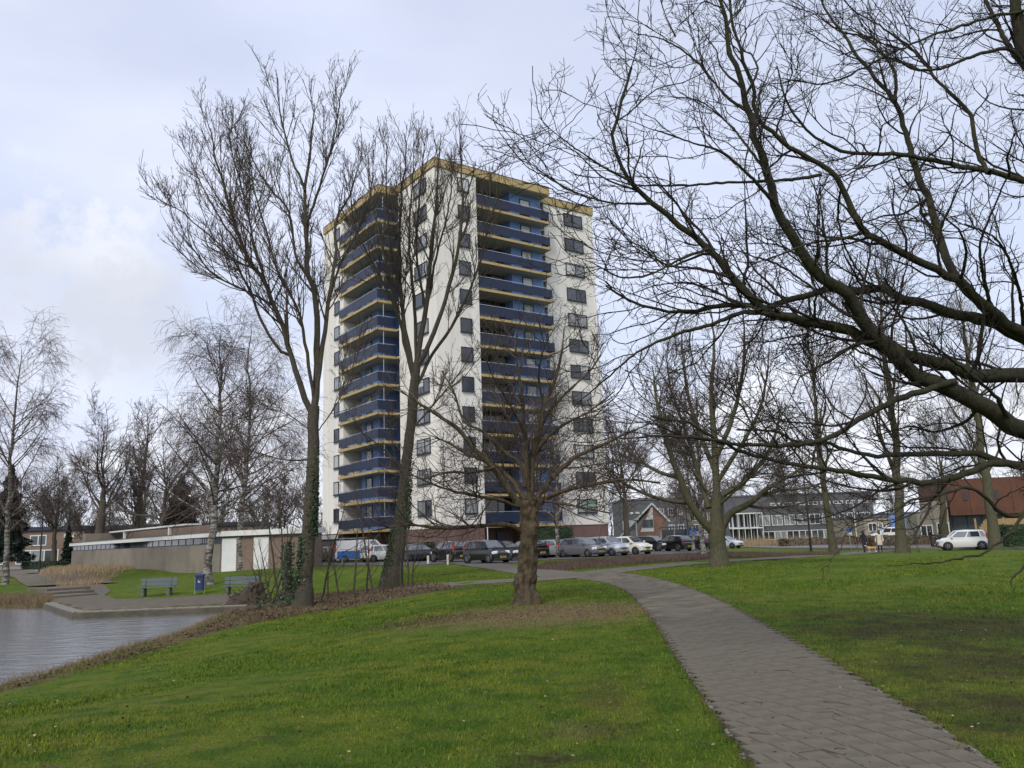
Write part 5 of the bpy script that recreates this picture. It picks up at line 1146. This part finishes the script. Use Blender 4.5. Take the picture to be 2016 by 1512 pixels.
car('parked_car', 'far white people carrier beyond the road', 1750, 1050, 4.4, 1.8, 1.75, 'paint_white', ESTATE, 170, group='cars beside the road', Y=112)

# ================================================================== STREET FURNITURE
def bench(label, px, py, rz):
    P = gt(px, py); t = thing('park_bench', label, 'bench', (P[0], P[1], P[2]), rz, 'benches by the pond')
    for k in range(3): MB().bbox((0, -.18 + .17 * k, .45), (1.95, .15, .045), .008).build('seat_plank', 'bench_wood', t)
    for k in range(2): MB().bbox((0, 0, 0), (1.95, .035, .19), .008, 0, Matrix.Translation((0, .30 + .05 * k, .62 + .21 * k)) @ Matrix.Rotation(-.22, 4, 'X')).build('back_plank', 'bench_wood', t)
    for s in (-1, 1):
        MB().bbox((s * .68, 0, .2), (.18, .46, .42), .03).build('foot', 'bench_foot', t)
        MB().tube([(s * .68, .22, .4), (s * .68, .30, .62), (s * .68, .38, .95)], .025, 6).build('back_bracket', 'black_metal', t)
    return t
bench('grey slatted park bench left of the blue litter bin', 308, 1173, .05)
bench('grey slatted park bench right of the blue litter bin, half behind the uprooted stump', 474, 1170, .02)
P = gt(393, 1170); bn = thing('litter_bin', 'dark blue litter bin on a steel frame beside the quay', 'litter bin', P, .1)
MB().bbox((0, 0, .62), (.44, .40, .80), .05).build('body', 'bin_blue', bn)
MB().bbox((0, 0, 1.03), (.50, .46, .10), .04).build('lid', 'bin_blue', bn)
for s in (-1, 1):
    MB().box((s * .25, 0, .45), (.04, .05, 1.0)).build('post', 'steel', bn)
    MB().box((s * .12, -.19, .97), (.17, .06, .12)).build('slot', 'black_metal', bn)
em = MB(); em.box((-.03, -.203, .68), (.035, .006, .09)); em.box((.03, -.203, .66), (.06, .006, .05)); em.box((-.03, -.203, .745), (.03, .006, .03)); em.build('emblem', 'white_paint', bn)
def lamp(label, px, py, H, Y=None, arm=1.6, dirx=-1, mat='black_metal', ball=False):
    P = gt(px, py) if Y is None else dp(px, py, Y)
    if Y: P[2] = hz(P[0], P[1])
    t = thing('lamp_post', label, 'lamp post', P)
    MB().tube([(0, 0, -.1), (0, 0, 1.2), (0, 0, 1.25), (0, 0, H)], [.11, .10, .075, .05], 10).build('pole', mat, t)
    if ball: MB().lathe([(.06, H), (.30, H + .12), (.32, H + .2), (.05, H + .3)], 14).build('lamp_head', 'steel', t)
    else:
        a = MB().tube([(0, 0, H - .05), (dirx * .3, 0, H + .25), (dirx * .9, 0, H + .38), (dirx * arm, 0, H + .42)], [.045, .04, .035, .03], 8).build('arm', mat, t)
        MB().bbox((dirx * (arm + .25), 0, H + .40), (.75, .26, .12), .03).build('lamp_head', mat, a)
lamp('tall black lamp post with a curved arm on the left by the street', 77, 1129, 6.6)
lamp('slim black lamp post in front of the slate-grey offices', 1596, 1076, 7.0, Y=74)
lamp('short grey lamp post in front of the gabled house', 1254, 1058, 3.0, Y=88, mat='steel', ball=True)
def post(label, px, py, H, mat, name='bollard', r=.09, group=None):
    P = gt(px, py); t = thing(name, label, 'bollard', P, 0, group)
    MB().lathe([(r, -.05), (r, H - .12)], 12).build('shaft', mat, t); MB().lathe([(r * 1.02, H - .12), (r * 1.02, H - .04), (r * .6, H)], 12).build('top', mat, t)
post('left one of the two weathered white bollards before the black city car', 843, 1111, .62, 'post_white')
post('right one of the two weathered white bollards before the black city car', 882, 1111, .68, 'post_white')
post('short mossy green post in front of the delivery van', 674, 1111, .55, 'post_green')
P = dp(622, 1106, 72); cb_ = thing('utility_cabinet', 'dark green utility cabinet right of the twin-stemmed trunk', 'cabinet', (P[0], P[1], 0), .1)
MB().bbox((0, 0, .85), (1.05, .5, 1.6), .03).build('body', 'cabinet', cb_); MB().bbox((0, 0, 1.7), (1.15, .6, .1), .03).build('lid', 'cabinet', cb_); MB().box((0, -.252, .85), (.012, .012, 1.45)).build('door_joint', 'black_metal', cb_)
# bus shelter
P = dp(1337, 1056, 92); bsH = thing('bus_shelter', 'flat-roofed bus shelter with a blue end panel behind the parked cars', 'bus shelter', (P[0], P[1], hz(P[0], P[1])))
MB().bbox((0, .6, 2.45), (3.9, 1.7, .14), .03).build('roof', 'cabinet', bsH)
for x in (-1.75, -.3, 1.2): MB().box((x, 1.2, 1.2), (.08, .08, 2.4)).build('post', 'steel', bsH)
for x in (-1.0, .45): MB().box((x, 1.2, 1.3), (1.3, .03, 1.8)).build('pane', 'glass_grey', bsH)
MB().bbox((1.55, .2, 1.2), (.75, .2, 2.2), .03).build('poster_case', 'sign_blue', bsH); MB().box((1.55, .09, 1.05), (.62, .012, 1.0)).build('poster', 'paint_pale', bsH)
# sign at the road
P = dp(1675, 1079, 76); sg = thing('road_sign', 'blue square road sign with a white panel below on a grey pole', 'road sign', (P[0], P[1], hz(P[0], P[1])))
MB().tube([(0, 0, -.1), (0, 0, 2.05)], .03, 8).build('pole', 'steel', sg); MB().box((0, -.05, 1.80), (.44, .02, .44)).build('sign_plate', 'sign_blue', sg); MB().box((0, -.05, 1.42), (.44, .02, .26)).build('lower_plate', 'white_paint', sg)
pf = MB(); pf.box((0, -.064, 1.92), (.07, .006, .07)); pf.box((0, -.064, 1.80), (.06, .006, .14)); pf.box((-.05, -.064, 1.69), (.04, .006, .10), 0); pf.box((.05, -.064, 1.69), (.04, .006, .10)); pf.build('pictogram', 'white_paint', sg)
P = gt(1752, 1082); P = dp(1752, 1082, 64); bx_ = thing('waste_post', 'narrow dark dog-waste bin on a post beside the couple', 'bin', (P[0], P[1], hz(P[0], P[1])))
MB().box((0, 0, .35), (.07, .07, .7)).build('post', 'post_green', bx_); MB().bbox((0, 0, .82), (.26, .2, .42), .03).build('body', 'cabinet', bx_)
# flag pole / mast in front of offices
P = dp(1687, 1060, 110); fm = thing('flag_pole', 'thin white mast in front of the slate-grey offices', 'mast', (P[0], P[1], -.45)); MB().tube([(0, 0, 0), (0, 0, 6.2)], [.06, .03], 8).build('pole', 'white_paint', fm); MB().lathe([(.03, 6.2), (.08, 6.28), (.02, 6.36)], 8).build('finial', 'white_paint', fm)
# uprooted stump on the bank
P = gt(489, 1188); sp_ = thing('tree_stump', 'uprooted stump with broken roots leaning out over the pond corner', 'tree stump', P, .3); sp_.scale = (.8, .8, .85)
prof = [(.05, -.2), (1.15, -.2), (1.05, .15), (.72, .5), (.45, .8), (.30, 1.0), (.05, 1.12)]
_p = []
for (r1_, z1_), (r2_, z2_) in zip(prof[:-1], prof[1:]):
    for q in range(4): _p.append((r1_ + (r2_ - r1_) * q / 4, z1_ + (z2_ - z1_) * q / 4))
so = MB().lathe(_p + [prof[-1]], 28, 0, Matrix(((1, 0, .45, -.1), (0, .8, 0, 0), (0, 0, 1, 0), (0, 0, 0, 1)))).build('root_plate', 'soil', sp_, True); lumpy(so.data, .24, 3.6, 3)
rs = np.random.RandomState(5)
for k in range(34):
    a = rs.uniform(0, 6.28); h_ = rs.uniform(.05, .95); r_ = 1.0 - .7 * h_; s0 = Vector((math.cos(a) * r_ + .45 * h_ - .1, math.sin(a) * r_ * .8, h_)); d = Vector((math.cos(a) * .5, math.sin(a) * .5, rs.uniform(-.35, .6))); w_ = Vector(tuple(rs.normal(size=3) * .12))
    MB().tube([tuple(s0 - d * .15), tuple(s0 + d * .3 + w_), tuple(s0 + d * .65 + w_ * 2)], [.05, .03, .008], 5).build('root', 'bark_brown', sp_)
# ivy-smothered stump left of the twin-stemmed tree
P = gt(563, 1190); st_ = thing('ivy_stump', 'tall broken stump smothered in ivy just left of the twin-stemmed trunk', 'tree stump', P, .4)
so = MB().tube([(.1, 0, -.2), (.05, 0, .6), (0, 0, 1.4), (.05, .02, 2.1), (.1, 0, 2.55)], [.30, .21, .19, .17, .10], 14).build('trunk', 'bark_brown', st_, True); lumpy(so.data, .05, 4, 1)
n_ = 800; t_ = rs.uniform(0, 2.5, n_); a_ = rs.uniform(0, 6.28, n_); q_ = .23 * rs.uniform(.85, 1.35, n_)
o = link('ivy_leaves', np_mesh('ivy_leaves', *leaf_quads(np.stack([.05 + q_ * np.cos(a_), q_ * np.sin(a_), t_], 1), .05, rs), 'ivy', False), st_); tag(o, kind='stuff')

# ================================================================== PEOPLE AND ANIMALS
def skin_body(name, joints, edges, mats, paintfn, parent, sub=2):
    me = bpy.data.meshes.new(name); me.from_pydata([j[0] for j in joints], edges, []); o = bpy.data.objects.new(name, me); C.objects.link(o)
    sk = o.modifiers.new('skin', 'SKIN'); sk.use_smooth_shade = True
    for i, j in enumerate(joints): me.skin_vertices[0].data[i].radius = j[1] if isinstance(j[1], tuple) else (j[1], j[1])
    me.skin_vertices[0].data[0].use_root = True
    ss = o.modifiers.new('sub', 'SUBSURF'); ss.levels = sub; ss.render_levels = sub
    dg = bpy.context.evaluated_depsgraph_get(); nm = bpy.data.meshes.new_from_object(o.evaluated_get(dg)); nm.name = name
    bpy.data.objects.remove(o); nm.materials.clear()
    for m in mats: nm.materials.append(MATS[m])
    for p in nm.polygons: p.material_index = paintfn(p.center); p.use_smooth = True
    return link(name, nm, parent)
def person(label, loc, rz, coat, trousers, hair, longcoat=False, pose=0, scale=1.0, name='person', long_hair=True, push=False):
    t = thing(name, label, 'person', loc, rz); t.scale = (scale,) * 3
    st = .13 if pose == 0 else -.10; ar = .10
    J = [((0, 0, .95), (.155, .11)), ((0, 0, 1.18), (.135, .10)), ((0, 0, 1.40), (.165, .095)), ((0, .0, 1.51), (.052, .055)), ((0, .015, 1.60), (.075, .09)), ((0, .01, 1.70), (.06, .07)),
         ((.09, 0, .88), .088), ((.095, .5 * st + .02, .50), .062), ((.10, st * .6, .10), .043), ((.105, st * .6 + .14, .04), .036),
         ((-.09, 0, .88), .088), ((-.095, -.5 * st + .04, .50), .062), ((-.10, -st * 1.3, .11), .043), ((-.105, -st * 1.3 + .13, .045), .036)]
    ed = [(0, 1), (1, 2), (2, 3), (3, 4), (4, 5), (0, 6), (6, 7), (7, 8), (8, 9), (0, 10), (10, 11), (11, 12), (12, 13)]
    for s, f in ((1, -ar), (-1, ar)):
        i = len(J)
        if push: J += [((s * .19, 0, 1.39), .06), ((s * .24, .10, 1.14), .047), ((s * .20, .36, 1.06), .036), ((s * .19, .43, 1.05), .03)]
        else: J += [((s * .19, 0, 1.39), .06), ((s * .25, f * .4, 1.12), .047), ((s * .25, f + .08, .88), .036), ((s * .24, f + .12, .80), .032)]
        ed += [(2, i), (i, i + 1), (i + 1, i + 2), (i + 2, i + 3)]
        h = i + 3
        for k in range(4): J.append(((s * (.225 + .0 * k), J[h][0][1] - .028 + .02 * k, J[h][0][2] - .085 + .006 * abs(k - 1.5)), .0095)); ed.append((h, len(J) - 1))
        J.append(((s * .21, J[h][0][1] + .045, J[h][0][2] - .035), .010)); ed.append((h, len(J) - 1))
    def pf_(c):
        if c.z > 1.46: return 2
        if c.z < .10: return 3
        if abs(c.x) > .17 and c.z < (.84 if not push else 0): return 2
        if c.z < .90: return 1
        return 0
    skin_body('body', J, ed, [coat, trousers, 'skin', 'cloth_black'], pf_, t)
    hm = MB().lathe([(.02, 1.80), (.07, 1.79), (.10, 1.74), (.108, 1.66), (.10, 1.58), (.105 if long_hair else .08, 1.50), (.085 if long_hair else .07, 1.40 if long_hair else 1.54)], 14, 0, Matrix.Translation((0, -.035, 0)))
    o = hm.build('hair', hair, t, True); lumpy(o.data, .012, 14, 1)
    for s in (-1, 1): MB().lathe([(.004, -.02), (.02, 0), (.004, .02)], 6, 0, Matrix.Translation((s * .082, .02, 1.63))).build('ear', 'skin', t)
    MB().add([(-.014, .10, 1.60), (.014, .10, 1.60), (0, .125, 1.605), (0, .10, 1.65)], [(0, 1, 2), (1, 3, 2), (3, 0, 2)]).build('nose', 'skin', t)
    for s in (-1, 1): MB().lathe([(.003, -.01), (.011, 0), (.003, .01)], 6, 0, Matrix.Translation((s * .032, .096, 1.645))).build('eye', 'hair_dark', t)
    MB().box((0, .098, 1.565), (.045, .012, .01)).build('mouth', 'taillight', t)
    if longcoat:
        cm = MB().lathe([(.19, .56), (.205, .62), (.19, .90), (.165, 1.05), (.185, 1.28), (.19, 1.42), (.12, 1.49), (.07, 1.51)], 18, 0, Matrix.Scale(.72, 4, (0, 1, 0))); cm.build('coat', coat, t, True)
        for s, f in ((1, -ar), (-1, ar)): MB().tube([(s * .19, 0, 1.40), (s * .255, f * .4, 1.12), (s * .255, f + .08, .88)], [.075, .066, .056], 10).build('sleeve', coat, t, True)
    return t
P = dp(1702, 1083, 66.5); P[2] = hz(P[0], P[1]); person('person with long dark hair in black jacket and jeans walking away', P, .1, 'cloth_black', 'denim', 'hair_dark', pose=0, scale=.97)
P = dp(1733.5, 1083, 66.0); P[2] = hz(P[0], P[1]); person('person in a cream quilted coat and black trousers walking away', P, -.12, 'coat_cream', 'cloth_black', 'hair_brown', True, 1, .97)
P = dp(1834, 1075, 74.0); zP = hz(P[0], P[1]) + .05; person('person in dark clothes bending over a pushchair at the roadside', (P[0], P[1], zP), -1.6, 'cloth_black', 'cloth_black', 'hair_dark', pose=1, scale=.92, long_hair=False, push=True)
P = P + np.array([.72, .05, 0]); pr_ = thing('pushchair', 'black pushchair held by the person at the roadside', 'pushchair', (P[0], P[1], zP), -1.6)
MB().lathe([(.02, 0), (.30, .1), (.34, .3), (.22, .46), (.02, .5)], 14, 0, Matrix.Translation((0, .05, .55)) @ Matrix.Scale(.75, 4, (1, 0, 0))).build('hood', 'pram_black', pr_, True)
MB().bbox((0, .05, .55), (.42, .75, .2), .05).build('seat', 'pram_black', pr_)
fr_ = MB(); 
for s in (-1, 1): fr_.tube([(s * .22, -.45, 1.0), (s * .22, 0, .5), (s * .22, .4, .12)], .018, 6); fr_.tube([(s * .22, .2, .55), (s * .22, -.35, .14)], .018, 6)
fr_.tube([(-.22, -.45, 1.0), (.22, -.45, 1.0)], .018, 6); fr_.build('frame', 'steel', pr_)
for x in (-.24, .24):
    for y in (.42, -.36): MB().lathe([(.05, -.02), (.13, -.02), (.13, .02), (.05, .02)], 14, 0, Matrix.Translation((x, y, .13)) @ Matrix.Rotation(math.pi / 2, 4, 'Y')).build('wheel', 'tyre', pr_)
P = dp(1717, 1082, 66.2); P[2] = hz(P[0], P[1]); dg_ = thing('dog', 'small tan and white dog walking between the two people', 'dog', P, 1.2)
dj = [((0, 0, .36), (.085, .10)), ((.0, .22, .38), (.095, .115)), ((0, -.2, .37), (.075, .085)), ((0, .36, .48), .06), ((0, .43, .55), .065), ((0, .54, .52), .035), ((0, -.30, .46), .02), ((0, -.36, .56), .014)]
de = [(0, 1), (0, 2), (1, 3), (3, 4), (4, 5), (2, 6), (6, 7)]
for s in (-1, 1):
    for y, root, st_ in ((.22, 1, .04 * s), (-.22, 2, -.04 * s)):
        i = len(dj); hind = root == 2
        dj += [((s * .075, y, .26), .045), ((s * .08, y + (-.06 if hind else .0) + st_, .14), .025), ((s * .08, y + (-.02 if hind else -.01) + st_, .02), .02)]; de += [(root, i), (i, i + 1), (i + 1, i + 2)]
skin_body('body', dj, de, ['dog_fur', 'white_paint'], lambda c: 1 if c.z < .14 or c.y > .49 else 0, dg_)
for s in (-1, 1): MB().add([(s * .03, .40, .60), (s * .07, .42, .59), (s * .075, .41, .50)], [(0, 1, 2), (2, 1, 0)]).build('ear', 'dog_fur', dg_)
MB().box((0, .575, .53), (.02, .015, .015)).build('nose', 'hair_dark', dg_)

# ================================================================== GROUND COVER (uncountable) AND SMALL PLANTS
def blades(name, X, Y, h, w, mat, rs, lean=.5, zo=0.0, cls=None, Z=None):
    n = len(X); Z = (height(X, Y) if Z is None else Z) + zo; a = rs.uniform(0, 6.283, n); b = rs.uniform(0, 6.283, n)
    dx, dy = np.cos(a) * w / 2, np.sin(a) * w / 2; lx, ly = np.cos(b) * h * lean * rs.uniform(.2, 1, n), np.sin(b) * h * lean * rs.uniform(.2, 1, n)
    V = np.stack([np.stack([X - dx, Y - dy, Z - .01], 1), np.stack([X + dx, Y + dy, Z - .01], 1), np.stack([X + lx, Y + ly, Z + h], 1)], 1).reshape(-1, 3)
    o = link(name, np_mesh(name, V, np.arange(n * 3).reshape(-1, 3), mat, False)); tag(o, kind='stuff'); return o
rs = np.random.RandomState(1)
N = 400000
th = rs.uniform(-.86, .80, N); u = rs.uniform(0, 1, N); d = (3.0 ** .35 + u * (48 ** .35 - 3.0 ** .35)) ** (1 / .35)
X, Y = d * np.sin(th), d * np.cos(th)
keep = np.ones(N, bool)
for poly, m in ((PATH_POLY, .0), (poly_of(crL, crR), .02), (poly_of(brL, brR), .02), (PLAZA, .0), (BED, 0), (PARK, 0)):
    keep &= sdf(poly, X, Y) > m
keep &= sdf(POND, X, Y) > .5; keep &= (sdf(BANK, X, Y) > -.35 + .5 * np.sin(X * 3.1) * np.sin(Y * 2.3)) | (rs.uniform(0, 1, N) < .12)
keep &= ~((np.abs(X + 11) < 3.5) & (np.abs(Y - 47) < 4) & (X < -20))
wsum = np.zeros(N)
for (px, py, rx, ry, c, s_) in WORN:
    P = gt(px, py); wsum = np.maximum(wsum, s_ * sst(1.5, .5, np.hypot((X - P[0]) / rx, (Y - P[1]) / ry)))
keep &= rs.uniform(0, 1, N) > wsum * .75
X, Y, d = X[keep], Y[keep], d[keep]; n = len(X)
tuft = .85 + .22 * np.sin(X * 7.3 + 3 * np.sin(Y * 5.1)) * np.sin(Y * 6.1 + 2 * np.sin(X * 4.3))
blades('grass_blades', X, Y, tuft * rs.uniform(.012, .050, n) * (1 + .3 * (d > 20)), .005 + .0009 * d, 'lawn_blade', rs, .8)
def fill(poly, n, rs):
    p = np.array(poly); lo, hi = p.min(0), p.max(0); out = np.zeros((0, 2))
    while len(out) < n:
        q = rs.uniform(lo, hi, (n * 2, 2)); out = np.vstack([out, q[sdf(poly, q[:, 0], q[:, 1]) < 0]])
    return out[:n, 0], out[:n, 1]
# heather bed in front of the cars, beige perennials on the left, reeds
X, Y = fill(BED, 60000, rs); cl = .5 + .5 * np.sin(X * 2.1 + 2 * np.sin(Y * 1.3)) * np.sin(Y * 1.7)
blades('heather_bed', X, Y, rs.uniform(.07, .27, len(X)) * (.5 + .9 * cl), .02, 'heath', rs, 1.2)
bl = [gp(x, y)[:2] for x, y in ((76, 1130), (120, 1136), (190, 1132), (255, 1121), (285, 1118), (270, 1113), (190, 1116), (110, 1118))]
X, Y = fill(bl, 16000, rs); blades('dry_perennials', X, Y, rs.uniform(.2, .6, len(X)), .03, 'straw', rs, .6)
rd = [dp(x, y, Y_)[:2] for x, y, Y_ in ((1440, 1060, 112), (1460, 1060, 104), (1600, 1060, 104), (1620, 1060, 112))]
X, Y = fill(rd, 7000, rs); cl = .5 + .5 * np.sin(X * .9 + np.sin(Y * 1.3) * 2); blades('reed_bed', X, Y, rs.uniform(.2, 1.1, len(X)) * (.5 + cl), .035, 'straw', rs, .6)
lb = [gp(x, y, WZ)[:2] for x, y in ((-80, 1192), (0, 1186), (60, 1183), (105, 1184), (103, 1196), (60, 1199), (0, 1201), (-80, 1206))]
X, Y = fill(lb, 9000, rs); blades('bank_reeds', X, Y, rs.uniform(.1, .38, len(X)), .02, 'bank_reed', rs, .9)
# leaf litter on the bank and strewn leaves on the lawn
X, Y = fill(BANK, 22000, rs); hh = height(X, Y); ok = (hh > WZ - .02) & (sdf(PLAZA, X, Y) > .1); X, Y, hh = X[ok], Y[ok], hh[ok]
Cn = np.stack([X, Y, hh + .02 + np.abs(rs.normal(size=len(X))) * .03], 1)
tag(link('leaf_litter', np_mesh('leaf_litter', *leaf_quads(Cn[rs.uniform(0, 1, len(Cn)) < .55 + .45 * np.sin(Cn[:, 0] * 1.9) * np.sin(Cn[:, 1] * 1.3)], .036, rs, .6), 'dead_leaf', False)), kind='stuff')
k_ = rs.uniform(0, 1, len(X)) < .5
blades('bank_twigs', X[k_], Y[k_], rs.uniform(.03, .16, k_.sum()), .010, 'bank_reed', rs, 1.6)
sh_ = [p for p in POND[:9]]; L_ = resample([np.array([*p, 0]) for p in sh_], 400)
i = rs.randint(0, 400, 9000); X = L_[i, 0] + rs.normal(size=9000) * .18 + .15; Y = L_[i, 1] + rs.normal(size=9000) * .18 - .2
blades('shore_grass', X, Y, rs.uniform(.05, .22, 9000), .012, 'bank_reed', rs, 1.2, Z=np.maximum(height(X, Y), WZ - .02))
n = 2600; th = rs.uniform(-.65, .62, n); d = rs.uniform(4, 34, n) ; X, Y = d * np.sin(th), d * np.cos(th); ok = (sdf(POND, X, Y) > .6); X, Y = X[ok], Y[ok]
Cn = np.stack([X, Y, height(X, Y) + .035], 1); m_ = rs.uniform(0, 1, len(X)) < .22
tag(link('fallen_leaves', np_mesh('fallen_leaves', *leaf_quads(Cn[~m_], .020, rs, .8), 'dead_leaf', False)), kind='stuff')
tag(link('pale_fallen_leaves', np_mesh('pale_fallen_leaves', *leaf_quads(Cn[m_], .018, rs, .8), 'pale_leaf', False)), kind='stuff')
ei = rs.randint(0, len(pl), 5200); es = rs.uniform(0, 1, 5200) < .5; eb = np.where(es[:, None], pl[ei], pr[ei]); X = eb[:, 0] + rs.normal(size=5200) * .055 + np.where(es, -.03, .03); Y = eb[:, 1] + rs.normal(size=5200) * .1
tag(link('path_edge_litter', np_mesh('path_edge_litter', *leaf_quads(np.stack([X, Y, height(X, Y) + .032], 1), .016, rs, .8), 'soil_crumb', False)), kind='stuff')
X, Y = fill(PATH_POLY[:], 700, rs); tag(link('path_debris', np_mesh('path_debris', *leaf_quads(np.stack([X, Y, height(X, Y) + .042], 1), .011, rs, .9), 'dead_leaf', False)), kind='stuff')
P = gt(1085, 1205); n = 9000; X = P[0] + rs.normal(size=n) * 1.7; Y = P[1] + rs.normal(size=n) * 1.25; ok = (sdf(PATH_POLY, X, Y) > .1) & (np.sin(X * 3.7 + 2 * np.sin(Y * 2.9)) * np.sin(Y * 4.3 + np.sin(X * 5.1)) > -.35); X, Y = X[ok], Y[ok]
blades('dry_grass', X, Y, rs.uniform(.01, .04, len(X)), .016, 'dry_blade', rs, 1.4)
Cn = np.stack([X[::6], Y[::6], height(X[::6], Y[::6]) + .03], 1); tag(link('tree_foot_litter', np_mesh('tree_foot_litter', *leaf_quads(Cn, .022, rs, .8), 'dead_leaf', False)), kind='stuff')
tw = MB(); rr_ = random.Random(8)
for k in range(60):
    a = rr_.uniform(-.5, .5); d = rr_.uniform(4.5, 16); x, y = d * math.sin(a), d * math.cos(a); b = rr_.uniform(0, 6.28); l = rr_.uniform(.08, .32); z = hz(x, y) + .035
    tw.tube([(x, y, z), (x + l * .5 * math.cos(b), y + l * .5 * math.sin(b), z + .015), (x + l * math.cos(b + .5), y + l * math.sin(b + .5), z + .005)], [.004, .003, .002], 4, cap=False)
tag(tw.build('fallen_twigs', 'twig_brown'), kind='stuff')
# saplings and shoots on the bank round the two trees
SAP = [(507, 1176, 1.9), (528, 1180, 3.4), (541, 1182, 4.2), (549, 1184, 5.2), (560, 1184, 5.0), (572, 1188, 3.6), (630, 1186, 4.0), (647, 1180, 2.6), (664, 1178, 3.0), (697, 1172, 3.8), (722, 1170, 3.0), (733, 1172, 4.4), (752, 1168, 2.4), (790, 1160, 3.2), (803, 1158, 3.6), (812, 1157, 2.5), (520, 1172, 2.6), (534, 1186, 2.8)]
for k, (x, y, H) in enumerate(SAP):
    P = gt(x, y); r_ = np.random.RandomState(100 + k); lean = r_.normal(size=2) * .13; K = 9
    z = np.linspace(-.1, H, K); q = np.stack([lean[0] * z + np.cumsum(r_.normal(size=K)) * .03, lean[1] * z + np.cumsum(r_.normal(size=K)) * .03, z], 1)[None]; R = (np.linspace(.045, .008, K) * (.6 + H / 7))[None]
    a, ra = tgrow(q, R, 0, .2, 1, 38, .5, 1.7, 7, .55, .006, .1, .06, r_, .5, fixed=9); b, rb = tgrow(a, ra, 3.4, .2, 1, 40, .2, .7, 4, .6, .0042, .12, .05, r_)
    left = x < 620; side = sorted(q[0] for q in SAP if (q[0] < 620) == left); word = ('first', 'second', 'third', 'fourth', 'fifth', 'sixth', 'seventh', 'eighth', 'ninth', 'tenth')[side.index(x)]
    t = thing('sapling', word + (' thin bare sapling from the left in the thicket by the uprooted stump' if left else ' thin bare sapling from the left on the leafy bank after the twin-stemmed trunk'), 'sapling', P, 0, 'saplings left of the twin-stemmed tree' if left else 'saplings between the ivy-clad trees')
    link('stem', mesh_sets('stem', [(q, R, 6), (a, ra, 4)], 'bark_brown'), t); tag(link('twigs', mesh_sets('twigs', [(b, rb, 3)], 'twig_brown'), t), kind='stuff')
P = gt(540, 1197); hedge('bramble_patch', 'low green bramble patch at the foot of the twin-stemmed tree', 'shrub', (P[0], P[1], P[2]), (1.2, .7, .35), .2, 420, .05, 'ivy', 31, core=False)
